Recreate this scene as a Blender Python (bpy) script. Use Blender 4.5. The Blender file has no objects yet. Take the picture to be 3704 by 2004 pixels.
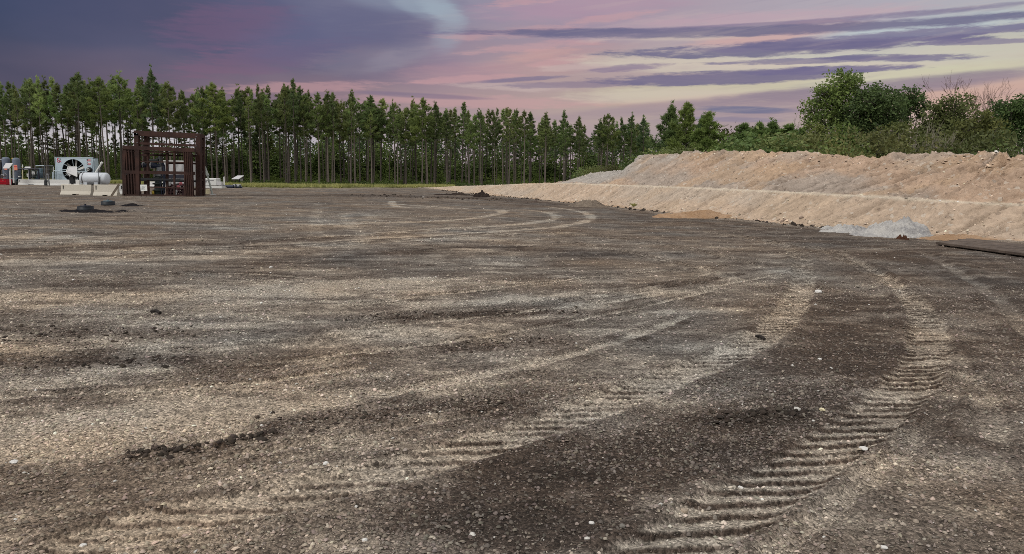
import bpy, math, random
import numpy as np
from mathutils import Vector, Matrix

SC = bpy.context.scene
COL = SC.collection
R = math.radians

# ------------------------------------------------------------------ camera
F, PX0, PY0 = 2695.0, 1852.0, 1002.0        # focal length and centre in pixels of the 3704 x 2004 photograph
CAM_H = 2.0
PITCH, ROLL = R(7.53), R(0.8)
_fwd = np.array([0, math.cos(PITCH), -math.sin(PITCH)])
_up0 = np.array([0, math.sin(PITCH), math.cos(PITCH)])
_r0 = np.array([1.0, 0, 0])
_rt = math.cos(ROLL) * _r0 + math.sin(ROLL) * _up0
_up = -math.sin(ROLL) * _r0 + math.cos(ROLL) * _up0
cam_data = bpy.data.cameras.new('camera')
cam = bpy.data.objects.new('camera', cam_data)
COL.objects.link(cam)
cam.matrix_world = Matrix(((_rt[0], _up[0], -_fwd[0], 0), (_rt[1], _up[1], -_fwd[1], 0),
                           (_rt[2], _up[2], -_fwd[2], CAM_H), (0, 0, 0, 1)))
cam_data.sensor_width = 36.0
cam_data.lens = 36.0 * F / 3704.0
cam_data.clip_end = 6000
cam_data.clip_start = 0.1
SC.camera = cam

def ray(px, py):
    return _fwd + (px - PX0) / F * _rt + (PY0 - py) / F * _up
def at(px, py, Y):
    d = ray(px, py); t = Y / d[1]
    return np.array([0, 0, CAM_H]) + d * t
def gnd(px, py, z=0.0):
    d = ray(px, py); t = (z - CAM_H) / d[2]
    return np.array([0, 0, CAM_H]) + d * t
def lin(r, g=None, b=None):
    if g is None: r, g, b = r
    f = lambda c: (c / 255.0 / 12.92) if c / 255.0 < 0.04045 else ((c / 255.0 + 0.055) / 1.055) ** 2.4
    return (f(r), f(g), f(b))

# ------------------------------------------------------------------ exposure
SC.view_settings.view_transform = 'Standard'
SC.view_settings.look = 'None'
SC.view_settings.exposure = 0.0
SC.view_settings.gamma = 1.0
SC.view_settings.use_curve_mapping = False
SC.cycles.max_bounces = 5
SC.cycles.diffuse_bounces = 3
SC.cycles.use_denoising = False
SC.cycles.filter_width = 0.85

SUN_AZ, SUN_EL = R(-140), R(45)             # from the left and a little behind the camera, veiled by cloud
# ------------------------------------------------------------------ node helper
class NT:
    def __init__(s, tree): s.t = tree; s.n = tree.nodes; s.l = tree.links
    def new(s, typ, **kw):
        n = s.n.new(typ)
        for k, v in kw.items(): setattr(n, k, v)
        return n
    def put(s, sock, v):
        if isinstance(v, bpy.types.NodeSocket): s.l.new(v, sock)
        elif isinstance(v, (tuple, list)) and len(v) == 3 and sock.type == 'RGBA': sock.default_value = (*v, 1)
        else: sock.default_value = v
    def m(s, op, a, b=0.0, c=None, clamp=False):
        n = s.new('ShaderNodeMath', operation=op, use_clamp=clamp)
        s.put(n.inputs[0], a); s.put(n.inputs[1], b)
        if c is not None: s.put(n.inputs[2], c)
        return n.outputs[0]
    def vec(s, x, y, z=0.0):
        n = s.new('ShaderNodeCombineXYZ')
        s.put(n.inputs[0], x); s.put(n.inputs[1], y); s.put(n.inputs[2], z)
        return n.outputs[0]
    def noise(s, v, scale=1.0, detail=3.0, rough=0.5, color=False):
        n = s.new('ShaderNodeTexNoise')
        if v is not None: s.l.new(v, n.inputs['Vector'])
        n.inputs['Scale'].default_value = scale; n.inputs['Detail'].default_value = detail
        n.inputs['Roughness'].default_value = rough
        return n.outputs['Color' if color else 'Fac']
    def voro(s, v, scale, feature='F1', out='Distance'):
        n = s.new('ShaderNodeTexVoronoi', feature=feature)
        if v is not None: s.l.new(v, n.inputs['Vector'])
        n.inputs['Scale'].default_value = scale
        return n.outputs[out]
    def rng(s, v, a, b, c=0.0, d=1.0, smooth=False):
        n = s.new('ShaderNodeMapRange', interpolation_type='SMOOTHSTEP' if smooth else 'LINEAR')
        s.put(n.inputs['Value'], v)
        for k, q in zip(('From Min', 'From Max', 'To Min', 'To Max'), (a, b, c, d)): n.inputs[k].default_value = q
        return n.outputs[0]
    def mix(s, f, a, b, blend='MIX'):
        n = s.new('ShaderNodeMix', data_type='RGBA', blend_type=blend)
        s.put(n.inputs[0], f); s.put(n.inputs[6], a); s.put(n.inputs[7], b)
        return n.outputs[2]
    def ramp(s, v, stops, interp='EASE'):
        n = s.new('ShaderNodeValToRGB')
        cr = n.color_ramp; cr.interpolation = interp
        while len(cr.elements) < len(stops): cr.elements.new(0.5)
        for e, (p, c) in zip(cr.elements, stops):
            e.position = p; e.color = (*c, 1)
        s.put(n.inputs[0], v)
        return n.outputs[0]

# ------------------------------------------------------------------ world: sunset sky over a bright veil of cloud
world = bpy.data.worlds.new("World"); SC.world = world
world.use_nodes = True
W = NT(world.node_tree); W.n.clear()
tc = W.new('ShaderNodeTexCoord').outputs['Generated']
sx = W.new('ShaderNodeSeparateXYZ'); W.l.new(tc, sx.inputs[0])
X, Y, Z = sx.outputs
az = W.m('ARCTAN2', X, Y)
hor = W.m('SQRT', W.m('ADD', W.m('MULTIPLY', X, X), W.m('MULTIPLY', Y, Y)))
el = W.m('ARCTAN2', Z, hor)
def sky_at(ox, oy):                           # overview pixel (2576 wide) -> azimuth, elevation
    d = ray(ox * 1.43789, oy * 1.43789)
    return math.atan2(d[0], d[1]), math.atan2(d[2], math.hypot(d[0], d[1]))
flow = W.vec(W.m('MULTIPLY', az, 4.5), W.m('MULTIPLY', el, 12.0), 0.0)
wn = W.noise(flow, 1.0, 3.5, 0.5, color=True)
ws = W.new('ShaderNodeSeparateColor'); W.l.new(wn, ws.inputs[0])
azw = W.m('ADD', az, W.m('MULTIPLY', W.m('SUBTRACT', ws.outputs[0], 0.5), 0.30))
elw = W.m('ADD', el, W.m('MULTIPLY', W.m('SUBTRACT', ws.outputs[1], 0.5), 0.075))
def row(cols, xs=(0, 400, 800, 1100, 1400, 1800, 2200, 2576)):
    t = W.rng(azw, -0.75, 0.75)
    return W.ramp(t, [((sky_at(x, 150)[0] + 0.75) / 1.5, lin(c)) for x, c in zip(xs, cols)], 'LINEAR')
c_hi = row([(60, 72, 104), (80, 82, 112), (94, 96, 128), (138, 138, 160), (160, 142, 162), (170, 156, 170), (172, 170, 182), (170, 178, 188)])
c_mid = row([(60, 70, 98), (82, 84, 112), (98, 98, 128), (146, 126, 146), (172, 148, 152), (188, 172, 166), (194, 188, 178), (198, 194, 172)])
c_low = row([(84, 80, 102), (112, 98, 116), (142, 120, 132), (164, 140, 144), (176, 154, 150), (180, 164, 154), (184, 164, 154), (194, 162, 150)])
c_hor = row([(206, 200, 202), (200, 196, 200), (188, 182, 190), (176, 162, 168), (168, 150, 158), (150, 134, 148), (160, 138, 146), (166, 140, 146)])
col = W.mix(W.rng(elw, 0.135, 0.205, smooth=True), c_mid, c_hi)
col = W.mix(W.rng(elw, 0.088, 0.150, smooth=True), c_low, col)
col = W.mix(W.rng(elw, 0.040, 0.088, smooth=True), c_hor, col)
fine = W.noise(W.vec(W.m('MULTIPLY', az, 9.0), W.m('MULTIPLY', el, 95.0), 3.7), 1.0, 5.0, 0.6)
edge = W.noise(W.vec(W.m('MULTIPLY', az, 24.0), W.m('MULTIPLY', el, 170.0), 9.1), 1.0, 7.0, 0.68)
def streak(col, ox0, oy0, ox1, oy1, thick, rgb, op=1.0, soft=0.5, rag=1.0):
    a0, e0 = sky_at(ox0, oy0); a1, e1 = sky_at(ox1, oy1)
    ca, ce = (a0 + a1) / 2, (e0 + e1) / 2
    L = math.hypot(a1 - a0, e1 - e0) / 2; T = thick * 1.43789 / F
    ux, uy = (a1 - a0) / 2 / L, (e1 - e0) / 2 / L
    da, de = W.m('SUBTRACT', az, ca), W.m('SUBTRACT', el, ce)
    p = W.m('MULTIPLY_ADD', de, uy / L, W.m('MULTIPLY', da, ux / L))
    q = W.m('MULTIPLY_ADD', de, ux / T, W.m('MULTIPLY', da, -uy / T))
    p2 = W.m('MULTIPLY', p, p); q2 = W.m('MULTIPLY', q, q)
    r = W.m('ADD', p2, q2)
    r = W.m('ADD', r, W.m('MULTIPLY', W.m('SUBTRACT', edge, 0.5), 3.4 * rag))
    r = W.m('ADD', r, W.m('MULTIPLY', W.m('SUBTRACT', fine, 0.5), 2.0 * rag))
    f = W.rng(r, 1 - soft, 1 + soft, op, 0.0, smooth=True)
    return W.mix(f, col, lin(rgb))
# soft patches (left and centre)
col = streak(col, 420, 80, 740, 60, 46, (122, 92, 124), 0.45, 0.95, 1.2)
col = streak(col, 430, 180, 900, 115, 30, (130, 96, 122), 0.5, 0.95, 1.3)
col = streak(col, 640, 130, 1120, 20, 60, (96, 98, 132), 0.65, 0.95, 0.4)
col = streak(col, 780, 160, 1060, 138, 30, (146, 136, 146), 0.28, 0.95, 0.8)
col = streak(col, 1200, 185, 1560, 130, 30, (184, 146, 148), 0.5, 0.9, 0.8)
col = streak(col, 1270, 150, 1440, 125, 13, (196, 154, 152), 0.6, 0.9, 1.0)
col = streak(col, 1020, 190, 1300, 175, 24, (176, 140, 150), 0.5, 0.95, 0.7)
col = streak(col, 1200, 30, 1700, 0, 24, (182, 142, 164), 0.4, 0.95, 0.8)
col = streak(col, 860, -20, 1060, 10, 26, (132, 142, 164), 0.6, 0.95, 0.5)
col = streak(col, 960, -50, 1150, 45, 34, (150, 164, 180), 0.65, 0.95, 0.7)
col = streak(col, 1060, 0, 1165, 55, 22, (158, 174, 188), 0.6, 0.95, 0.7)
col = streak(col, 1160, 35, 1100, 120, 34, (150, 158, 174), 0.6, 0.95, 0.5)
col = streak(col, 1100, 110, 930, 165, 22, (142, 138, 156), 0.45, 0.95, 0.5)
col = streak(col, 800, 30, 1060, 95, 44, (98, 99, 131), 0.45, 0.95, 0.6)
col = streak(col, 1080, 60, 1000, 130, 30, (112, 108, 136), 0.36, 0.95, 0.6)
for q in [(1120, 95, 1420, 70, 12), (1180, 130, 1480, 105, 9), (1330, 165, 1500, 140, 8), (1060, 205, 1290, 190, 8), (1420, 60, 1640, 30, 8), (1240, 10, 1420, -8, 8), (560, 225, 960, 215, 12), (900, 245, 1500, 262, 14)]:
    col = streak(col, *q, (204, 156, 158), 0.45, 0.9, 1.5)
for q in [(1480, 100, 1620, 80, 7), (1360, 175, 1560, 160, 8), (1150, 215, 1420, 222, 9)]:
    col = streak(col, *q, (204, 184, 178), 0.45, 0.9, 1.3)
# glowing gaps on the right
col = streak(col, 1600, 60, 2300, 20, 16, (196, 160, 172), 0.5, 0.9, 0.9)
col = streak(col, 1750, 115, 2160, 60, 22, (208, 164, 158), 0.7, 0.8, 0.9)
col = streak(col, 2050, 100, 2600, 40, 22, (184, 200, 204), 0.8, 0.8, 0.7)
col = streak(col, 1560, 150, 2600, 130, 30, (200, 200, 184), 0.7, 0.9, 0.6)
col = streak(col, 1500, 235, 2350, 190, 24, (202, 196, 166), 0.75, 0.9, 0.4)
col = streak(col, 2050, 215, 2640, 165, 22, (204, 202, 172), 0.75, 0.9, 0.4)
col = streak(col, 1560, 262, 2080, 240, 14, (206, 172, 148), 0.5, 0.9, 0.5)
col = streak(col, 2180, 255, 2700, 205, 30, (202, 164, 150), 0.8, 0.9, 0.4)
# violet cloud bars
for q in [(1480, 150, 1980, 165, 20), (1450, 245, 1900, 235, 16), (1700, 160, 2350, 160, 9), (1600, 95, 2000, 70, 12)]:
    col = streak(col, *q, (206, 192, 176), 0.6, 0.9, 0.7)
dk = (104, 102, 136)
col = streak(col, 1120, 82, 2640, 0, 7, (112, 104, 142), 0.7, 0.6, 0.7)
col = streak(col, 1130, 76, 2720, 26, 11, dk, 0.9, 0.6, 0.8)
col = streak(col, 1550, 135, 2430, 96, 15, dk, 0.92, 0.5, 1.0)
col = streak(col, 1700, 128, 2640, 58, 13, (112, 106, 142), 0.85, 0.6, 1.1)
col = streak(col, 1860, 118, 2240, 112, 9, (100, 97, 136), 0.8, 0.5, 0.9)
col = streak(col, 1760, 160, 2330, 140, 6, (116, 110, 144), 0.8, 0.5, 1.2)
col = streak(col, 2060, 146, 2470, 142, 8, (108, 104, 140), 0.85, 0.5, 1.1)
col = streak(col, 2250, 110, 2640, 100, 6, (120, 112, 146), 0.75, 0.5, 1.2)
col = streak(col, 1480, 178, 1680, 163, 7, (134, 118, 146), 0.8, 0.6, 1.2)
col = streak(col, 1210, 206, 1420, 192, 5, (120, 112, 142), 0.75, 0.6, 1.1)
col = streak(col, 1280, 216, 1660, 206, 8, (132, 118, 142), 0.7, 0.6, 1.1)
col = streak(col, 1520, 206, 2160, 178, 16, (110, 104, 137), 0.93, 0.45, 0.8)
col = streak(col, 1900, 182, 2290, 168, 9, (108, 102, 140), 0.9, 0.45, 0.9)
col = streak(col, 1380, 298, 2080, 226, 15, (158, 138, 148), 0.7, 0.8, 0.5)
col = streak(col, 1750, 262, 2700, 170, 17, (138, 124, 142), 0.85, 0.7, 0.4)
col = streak(col, 1660, 300, 2180, 262, 22, (152, 132, 148), 0.7, 0.9, 0.5)
col = streak(col, 1760, 272, 2000, 280, 8, (104, 108, 140), 0.85, 0.6, 0.5)
col = streak(col, 1700, 298, 1960, 302, 6, (128, 122, 148), 0.6, 0.7, 0.6)
col = streak(col, 900, 232, 1220, 248, 6, (116, 106, 134), 0.6, 0.8, 0.7)
col = W.mix(W.m('MULTIPLY', W.rng(fine, 0.35, 0.75, 0.0, 0.14), W.rng(az, -0.25, 0.2, smooth=True)), col, lin(205, 180, 180))
tilt = W.m('SUBTRACT', el, W.m('MULTIPLY', az, 0.12))
wisp = W.noise(W.vec(W.m('MULTIPLY', az, 7.0), W.m('MULTIPLY', tilt, 120.0), 5.3), 1.0, 6.0, 0.6)
col = W.mix(W.m('MULTIPLY', W.rng(wisp, 0.54, 0.70, 0.0, 0.16, smooth=True), W.rng(az, 0.0, 0.35, smooth=True)), col, lin(136, 126, 150))
col = W.mix(W.m('MULTIPLY', W.rng(wisp, 0.46, 0.34, 0.0, 0.12, smooth=True), W.rng(az, -0.35, 0.3, smooth=True)), col, lin(206, 186, 176))
# higher than the photograph reaches: bright even cloud with some blue of the clear sky above it
nish = W.new('ShaderNodeTexSky', sky_type='NISHITA', sun_disc=False, sun_elevation=SUN_EL, sun_rotation=SUN_AZ)
nis = W.mix(1.0, nish.outputs[0], (0.08, 0.08, 0.08), 'MULTIPLY')
veil = W.mix(0.16, (0.95, 0.91, 0.86), nis)
veil = W.mix(W.rng(W.noise(tc, 2.3, 4.0), 0.3, 0.7), veil, (0.72, 0.70, 0.68))
col = W.mix(W.rng(el, 0.26, 0.55, smooth=True), col, veil)
# unseen sky behind the camera: plain pale cloud, brightened to add frontal fill
back = W.rng(Y, 0.35, -0.25, smooth=True)
col = W.mix(back, col, (0.74, 0.73, 0.71))
hs = W.new('ShaderNodeHueSaturation'); hs.inputs['Saturation'].default_value = 0.93; W.l.new(col, hs.inputs['Color'])
bg = W.new('ShaderNodeBackground'); W.l.new(hs.outputs[0], bg.inputs[0]); bg.inputs[1].default_value = 1.0
wo = W.new('ShaderNodeOutputWorld'); W.l.new(bg.outputs[0], wo.inputs[0])

# ------------------------------------------------------------------ sun behind the veil
sl = bpy.data.lights.new('sun', 'SUN'); sl.energy = 1.65; sl.angle = R(22); sl.color = (1.0, 0.96, 0.91)
so = bpy.data.objects.new('sun', sl); COL.objects.link(so)
sd = Vector((math.sin(SUN_AZ) * math.cos(SUN_EL), math.cos(SUN_AZ) * math.cos(SUN_EL), math.sin(SUN_EL)))
so.rotation_euler = sd.to_track_quat('Z', 'Y').to_euler()
so.location = (0, -10, 40)

# ------------------------------------------------------------------ object helpers
def tag(o, label=None, cat=None, group=None, kind=None):
    if label: o['label'] = label
    if cat: o['category'] = cat
    if group: o['group'] = group
    if kind: o['kind'] = kind
    return o
def thing(name, label, cat, loc=(0, 0, 0), rz=0.0, group=None):
    o = bpy.data.objects.new(name, None); COL.objects.link(o)
    o.empty_display_size = 0.2
    o.location = tuple(float(v) for v in loc); o.rotation_euler = (0, 0, rz)
    return tag(o, label, cat, group)
def copy_tree(o, parent=None):
    c = o.copy(); COL.objects.link(c)
    if parent is not None: c.parent = parent
    for ch in list(o.children): copy_tree(ch, c)
    return c
def np_mesh(name, V, Fc, mat, smooth=False, attrs=None):
    """V (n,3); Fc (m,k) with a constant number of corners"""
    V = np.ascontiguousarray(V, np.float32); Fc = np.ascontiguousarray(Fc, np.int32)
    me = bpy.data.meshes.new(name)
    k = Fc.shape[1]
    me.vertices.add(len(V)); me.vertices.foreach_set('co', V.ravel())
    me.loops.add(Fc.size); me.loops.foreach_set('vertex_index', Fc.ravel())
    me.polygons.add(len(Fc))
    me.polygons.foreach_set('loop_start', np.arange(0, Fc.size, k, dtype=np.int32))
    me.polygons.foreach_set('loop_total', np.full(len(Fc), k, np.int32))
    if smooth: me.polygons.foreach_set('use_smooth', np.ones(len(Fc), bool))
    me.update(calc_edges=True)
    for an, arr in (attrs or {}).items():
        a = me.color_attributes.new(an, 'FLOAT_COLOR', 'POINT')
        full = np.ones((len(V), 4), np.float32); full[:, :arr.shape[1]] = arr
        a.data.foreach_set('color', full.ravel())
    if mat: me.materials.append(mat)
    return me
def link(name, me, parent=None):
    o = bpy.data.objects.new(name, me); COL.objects.link(o)
    if parent is not None: o.parent = parent
    return o
class MB:
    """collects boxes, tubes, discs ... and links them as one mesh"""
    def __init__(s): s.v = []; s.f = []; s.sm = []
    def add(s, vs, fs, smooth=False):
        b = len(s.v); s.v += [tuple(float(q) for q in v) for v in vs]
        s.f += [tuple(b + i for i in f) for f in fs]; s.sm += [smooth] * len(fs); return s
    def box(s, c, d, rot=None, bev=0.0):
        hx, hy, hz = d[0] / 2, d[1] / 2, d[2] / 2
        b = min(bev, hx * .45, hy * .45, hz * .45)
        if b <= 0:
            vs = [(x, y, z) for z in (-hz, hz) for y in (-hy, hy) for x in (-hx, hx)]
            fs = [(0, 2, 3, 1), (4, 5, 7, 6), (0, 1, 5, 4), (2, 6, 7, 3), (0, 4, 6, 2), (1, 3, 7, 5)]
        else:
            import itertools
            pts = []
            for sxn, syn, szn in itertools.product((-1, 1), repeat=3):
                pts += [(sxn * (hx - b), syn * (hy - b), szn * hz), (sxn * (hx - b), syn * hy, szn * (hz - b)), (sxn * hx, syn * (hy - b), szn * (hz - b))]
            import bmesh
            bm = bmesh.new()
            for p in pts: bm.verts.new(p)
            bmesh.ops.convex_hull(bm, input=bm.verts)
            bm.verts.index_update()
            vs = [tuple(v.co) for v in bm.verts]; fs = [tuple(v.index for v in f.verts) for f in bm.faces]; bm.free()
        M = rot if rot is not None else Matrix.Identity(3)
        vs = [M @ Vector(v) + Vector(c) for v in vs]
        return s.add(vs, fs)
    def tube(s, p0, p1, r0, r1=None, n=10, caps=True):
        r1 = r0 if r1 is None else r1
        p0, p1 = Vector(p0), Vector(p1); d = (p1 - p0).normalized()
        a = d.orthogonal().normalized(); b = d.cross(a)
        vs = []
        for p, r in ((p0, r0), (p1, r1)):
            for i in range(n):
                t = 2 * math.pi * i / n; vs.append(p + (a * math.cos(t) + b * math.sin(t)) * r)
        fs = [(i, (i + 1) % n, n + (i + 1) % n, n + i) for i in range(n)]
        s.add(vs, fs, True)
        if caps: s.add(vs, [tuple(range(n))[::-1], tuple(range(n, 2 * n))])
        return s
    def path(s, pts, r, n=8):
        for a, b in zip(pts[:-1], pts[1:]): s.tube(a, b, r, r, n)
        return s
    def lathe(s, prof, axis='Z', c=(0, 0, 0), n=24):
        vs, fs = [], []
        for (r, h) in prof:
            for i in range(n):
                t = 2 * math.pi * i / n; u, w = r * math.cos(t), r * math.sin(t)
                p = {'Z': (u, w, h), 'X': (h, u, w), 'Y': (u, h, w)}[axis]
                vs.append((p[0] + c[0], p[1] + c[1], p[2] + c[2]))
        for j in range(len(prof) - 1):
            for i in range(n):
                fs.append((j * n + i, j * n + (i + 1) % n, (j + 1) * n + (i + 1) % n, (j + 1) * n + i))
        s.add(vs, fs, True)
        return s
    def prism(s, poly, y0, y1, axis='Y'):
        """poly of (x,z) pushed along Y (or (y,z) along X, (x,y) along Z)"""
        n = len(poly)
        mk = {'Y': lambda a, b, t: (a, t, b), 'X': lambda a, b, t: (t, a, b), 'Z': lambda a, b, t: (a, b, t)}[axis]
        vs = [mk(a, b, y0) for a, b in poly] + [mk(a, b, y1) for a, b in poly]
        fs = [tuple(range(n))[::-1], tuple(range(n, 2 * n))] + [(i, (i + 1) % n, n + (i + 1) % n, n + i) for i in range(n)]
        return s.add(vs, fs)
    def build(s, name, mat, parent=None):
        me = bpy.data.meshes.new(name); me.from_pydata(s.v, [], s.f)
        me.polygons.foreach_set('use_smooth', s.sm)
        if mat: me.materials.append(mat)
        import bmesh
        bm = bmesh.new(); bm.from_mesh(me); bmesh.ops.recalc_face_normals(bm, faces=bm.faces); bm.to_mesh(me); bm.free()
        me.update()
        return link(name, me, parent)

# ------------------------------------------------------------------ materials
def mat(name, rgb, rough=0.6, metal=0.0, var=0.25, scale=3.0, bump=0.1, dirt=None, dirt_amt=0.0, spec=0.4):
    m_ = bpy.data.materials.new(name); m_.use_nodes = True
    T = NT(m_.node_tree); bs = T.n['Principled BSDF']
    co = T.new('ShaderNodeTexCoord').outputs['Object']
    n1 = T.noise(co, scale, 5.0, 0.6); n2 = T.noise(co, scale * 7, 3.0, 0.6)
    base = lin(rgb)
    dark = tuple(c * (1 - var) for c in base); lite = tuple(min(1, c * (1 + var * .7)) for c in base)
    c = T.mix(T.rng(n1, 0.3, 0.7), dark, lite)
    if dirt:
        c = T.mix(T.rng(T.m('ADD', n1, T.m('MULTIPLY', n2, 0.4)), 0.62, 0.95, 0, dirt_amt), c, lin(dirt))
    T.put(bs.inputs['Base Color'], c)
    bs.inputs['Roughness'].default_value = rough; bs.inputs['Metallic'].default_value = metal
    bs.inputs['Specular IOR Level'].default_value = spec
    if bump:
        b = T.new('ShaderNodeBump'); b.inputs['Strength'].default_value = bump; b.inputs['Distance'].default_value = 0.03
        T.l.new(n2, b.inputs['Height']); T.l.new(b.outputs[0], bs.inputs['Normal'])
    return m_
M = {}
M['rust'] = mat('rusty_steel', (54, 35, 31), 0.9, 0, 0.4, 1.2, 0.2, (78, 50, 40), 0.5)
M['concrete'] = mat('pale_concrete', (196, 190, 178), 0.9, 0, 0.12, 1.3, 0.15, (150, 142, 128), 0.5)
M['concrete_b'] = mat('grey_white_concrete', (208, 208, 206), 0.9, 0, 0.10, 1.3, 0.15, (150, 148, 142), 0.45)
M['white'] = mat('white_paint', (208, 210, 208), 0.5, 0, 0.06, 2, 0.0, (170, 168, 160), 0.4)
M['whitetank'] = mat('white_tank_paint', (200, 206, 214), 0.45, 0, 0.06, 1, 0.0, (160, 165, 172), 0.4)
M['galv'] = mat('galvanised_sheet', (186, 202, 212), 0.5, 0.15, 0.12, 0.8, 0.03, (128, 140, 148), 0.5)
M['panel'] = mat('solar_panel_back', (186, 186, 188), 0.55, 0, 0.06, 2, 0.0)
M['vessel'] = mat('slate_grey_paint', (94, 104, 120), 0.5, 0, 0.12, 1, 0.02)
M['black'] = mat('black_rubber', (22, 24, 28), 0.6, 0, 0.3, 2, 0.05)
M['navy'] = mat('navy_black_paint', (26, 28, 44), 0.5, 0, 0.2, 2, 0.0)
M['dark'] = mat('dark_void', (16, 18, 20), 0.9, 0, 0.2, 2, 0.0)
M['blade'] = mat('fan_blade', (176, 176, 172), 0.5, 0.1, 0.1, 2, 0.0)
M['red'] = mat('red_paint', (176, 16, 40), 0.45, 0, 0.15, 2, 0.0)
M['pink'] = mat('red_print', (214, 120, 130), 0.6, 0, 0.05, 2, 0.0)
M['flagred'] = mat('flag_red', (190, 40, 70), 0.6, 0, 0.05, 2, 0.0)
M['orange'] = mat('orange_tag', (220, 140, 116), 0.6, 0, 0.1, 2, 0.0)
M['teal'] = mat('blue_grey_paint', (84, 104, 114), 0.5, 0, 0.2, 1.5, 0.03)
M['dkgreen'] = mat('dark_green_paint', (44, 56, 54), 0.5, 0, 0.25, 2, 0.03, (70, 66, 56), 0.5)
M['blue'] = mat('dark_blue_paint', (38, 46, 66), 0.45, 0, 0.2, 2, 0.02)
M['steel'] = mat('dull_steel', (120, 122, 126), 0.45, 0.5, 0.2, 3, 0.02)
M['pole'] = mat('grey_green_pole', (150, 156, 150), 0.6, 0.1, 0.2, 2, 0.05)
M['yellow'] = mat('yellow_paint', (196, 170, 70), 0.55, 0, 0.15, 2, 0.0)
M['cream'] = mat('cream_plastic', (214, 204, 170), 0.6, 0, 0.06, 2, 0.0)
M['maroon'] = mat('maroon_pipe', (84, 58, 62), 0.6, 0, 0.3, 3, 0.05)
M['wood'] = mat('weathered_timber', (88, 76, 68), 0.9, 0, 0.4, 2, 0.4, (120, 108, 98), 0.4)
M['plank'] = mat('grey_brown_plank', (112, 102, 90), 0.9, 0, 0.25, 3, 0.2)
M['rubble'] = mat('dark_soil', (40, 34, 32), 0.95, 0, 0.4, 5, 0.6)
M['whitestone'] = mat('white_stone', (214, 212, 208), 0.85, 0, 0.12, 14, 0.3)
M['ink'] = mat('grey_print', (120, 124, 130), 0.7, 0, 0.05, 2, 0.0)
M['cellar'] = mat('blue_black_steel', (17, 24, 33), 0.55, 0, 0.3, 2, 0.05)

# ------------------------------------------------------------------ noise on arrays
def _hash(ix, iy, seed):
    h = (ix.astype(np.uint32) * np.uint32(374761393)) ^ (iy.astype(np.uint32) * np.uint32(668265263)) ^ np.uint32((seed * 2246822519) & 0xffffffff)
    h = (h ^ (h >> np.uint32(13))) * np.uint32(1274126177)
    h = h ^ (h >> np.uint32(16))
    return (h & np.uint32(0xffffff)).astype(np.float32) / np.float32(0xffffff)
def vnoise(x, y, seed=0):
    x0 = np.floor(x); y0 = np.floor(y)
    fx = (x - x0).astype(np.float32); fy = (y - y0).astype(np.float32)
    ix = x0.astype(np.int64); iy = y0.astype(np.int64)
    fx = fx * fx * (3 - 2 * fx); fy = fy * fy * (3 - 2 * fy)
    a = _hash(ix, iy, seed); b = _hash(ix + 1, iy, seed); c = _hash(ix, iy + 1, seed); d = _hash(ix + 1, iy + 1, seed)
    return (a * (1 - fx) + b * fx) * (1 - fy) + (c * (1 - fx) + d * fx) * fy
def fbm(x, y, seed=0, oct=4, gain=0.5):
    s = 0.0; a = 1.0; t = 0.0
    for o in range(oct):
        s = s + a * vnoise(x * (2.03 ** o) + 17.3 * o, y * (2.03 ** o) - 9.1 * o, seed + o); t += a; a *= gain
    return s / t
def sstep(a, b, x):
    t = np.clip((x - a) / (b - a), 0, 1); return t * t * (3 - 2 * t)
def smooth_poly(pts, sub=6):
    P = np.array(pts, float)
    Q = np.vstack([2 * P[0] - P[1], P, 2 * P[-1] - P[-2]])
    out = []
    for i in range(1, len(Q) - 2):
        p0, p1, p2, p3 = Q[i - 1:i + 3]
        for k in range(sub):
            t = k / sub
            out.append(0.5 * ((2 * p1) + (p2 - p0) * t + (2 * p0 - 5 * p1 + 4 * p2 - p3) * t * t + (3 * p1 - p0 - 3 * p2 + p3) * t ** 3))
    out.append(P[-1])
    return np.array(out)
def dist_poly(x, y, P, reach):
    d = np.full(x.shape, 1e3, np.float32)
    for a, b in zip(P[:-1], P[1:]):
        lo = np.minimum(a, b) - reach; hi = np.maximum(a, b) + reach
        k = np.nonzero((x > lo[0]) & (x < hi[0]) & (y > lo[1]) & (y < hi[1]))[0]
        if not len(k): continue
        ab = b - a; L2 = max(ab @ ab, 1e-9)
        t = np.clip(((x[k] - a[0]) * ab[0] + (y[k] - a[1]) * ab[1]) / L2, 0, 1)
        dd = np.hypot(x[k] - a[0] - t * ab[0], y[k] - a[1] - t * ab[1])
        d[k] = np.minimum(d[k], dd)
    return d
# ------------------------------------------------------------------ ground: graded gravel pad with tyre tracks, then the wood's floor
O = 1.43789
def gp(pts): return smooth_poly([gnd(x * O, y * O)[:2] for x, y in pts])
TRACKS = [  # (points on the ground, half width, strength of the lugs, lightness)
    (gp([(1780, 585), (1920, 606), (2005, 640), (2022, 690), (2000, 760), (1955, 820), (1860, 885), (1700, 950), (1560, 1005), (1400, 1065), (1200, 1125), (980, 1190), (760, 1240), (520, 1295), (250, 1360)]), 0.27, 1.0, 0.72),
    (gp([(1870, 600), (2060, 630), (2200, 690), (2290, 750), (2330, 810), (2338, 870), (2310, 950), (2230, 1030), (2110, 1120), (1960, 1220), (1800, 1320), (1640, 1410), (1480, 1500)]), 0.28, 1.15, 0.60),
    (gp([(1200, 588), (1420, 610), (1600, 640), (1760, 680), (1830, 702)]), 0.2, 0.7, 0.5),
    (gp([(1330, 585), (1560, 602), (1760, 635), (1900, 668)]), 0.2, 0.7, 0.42),
]
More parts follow.
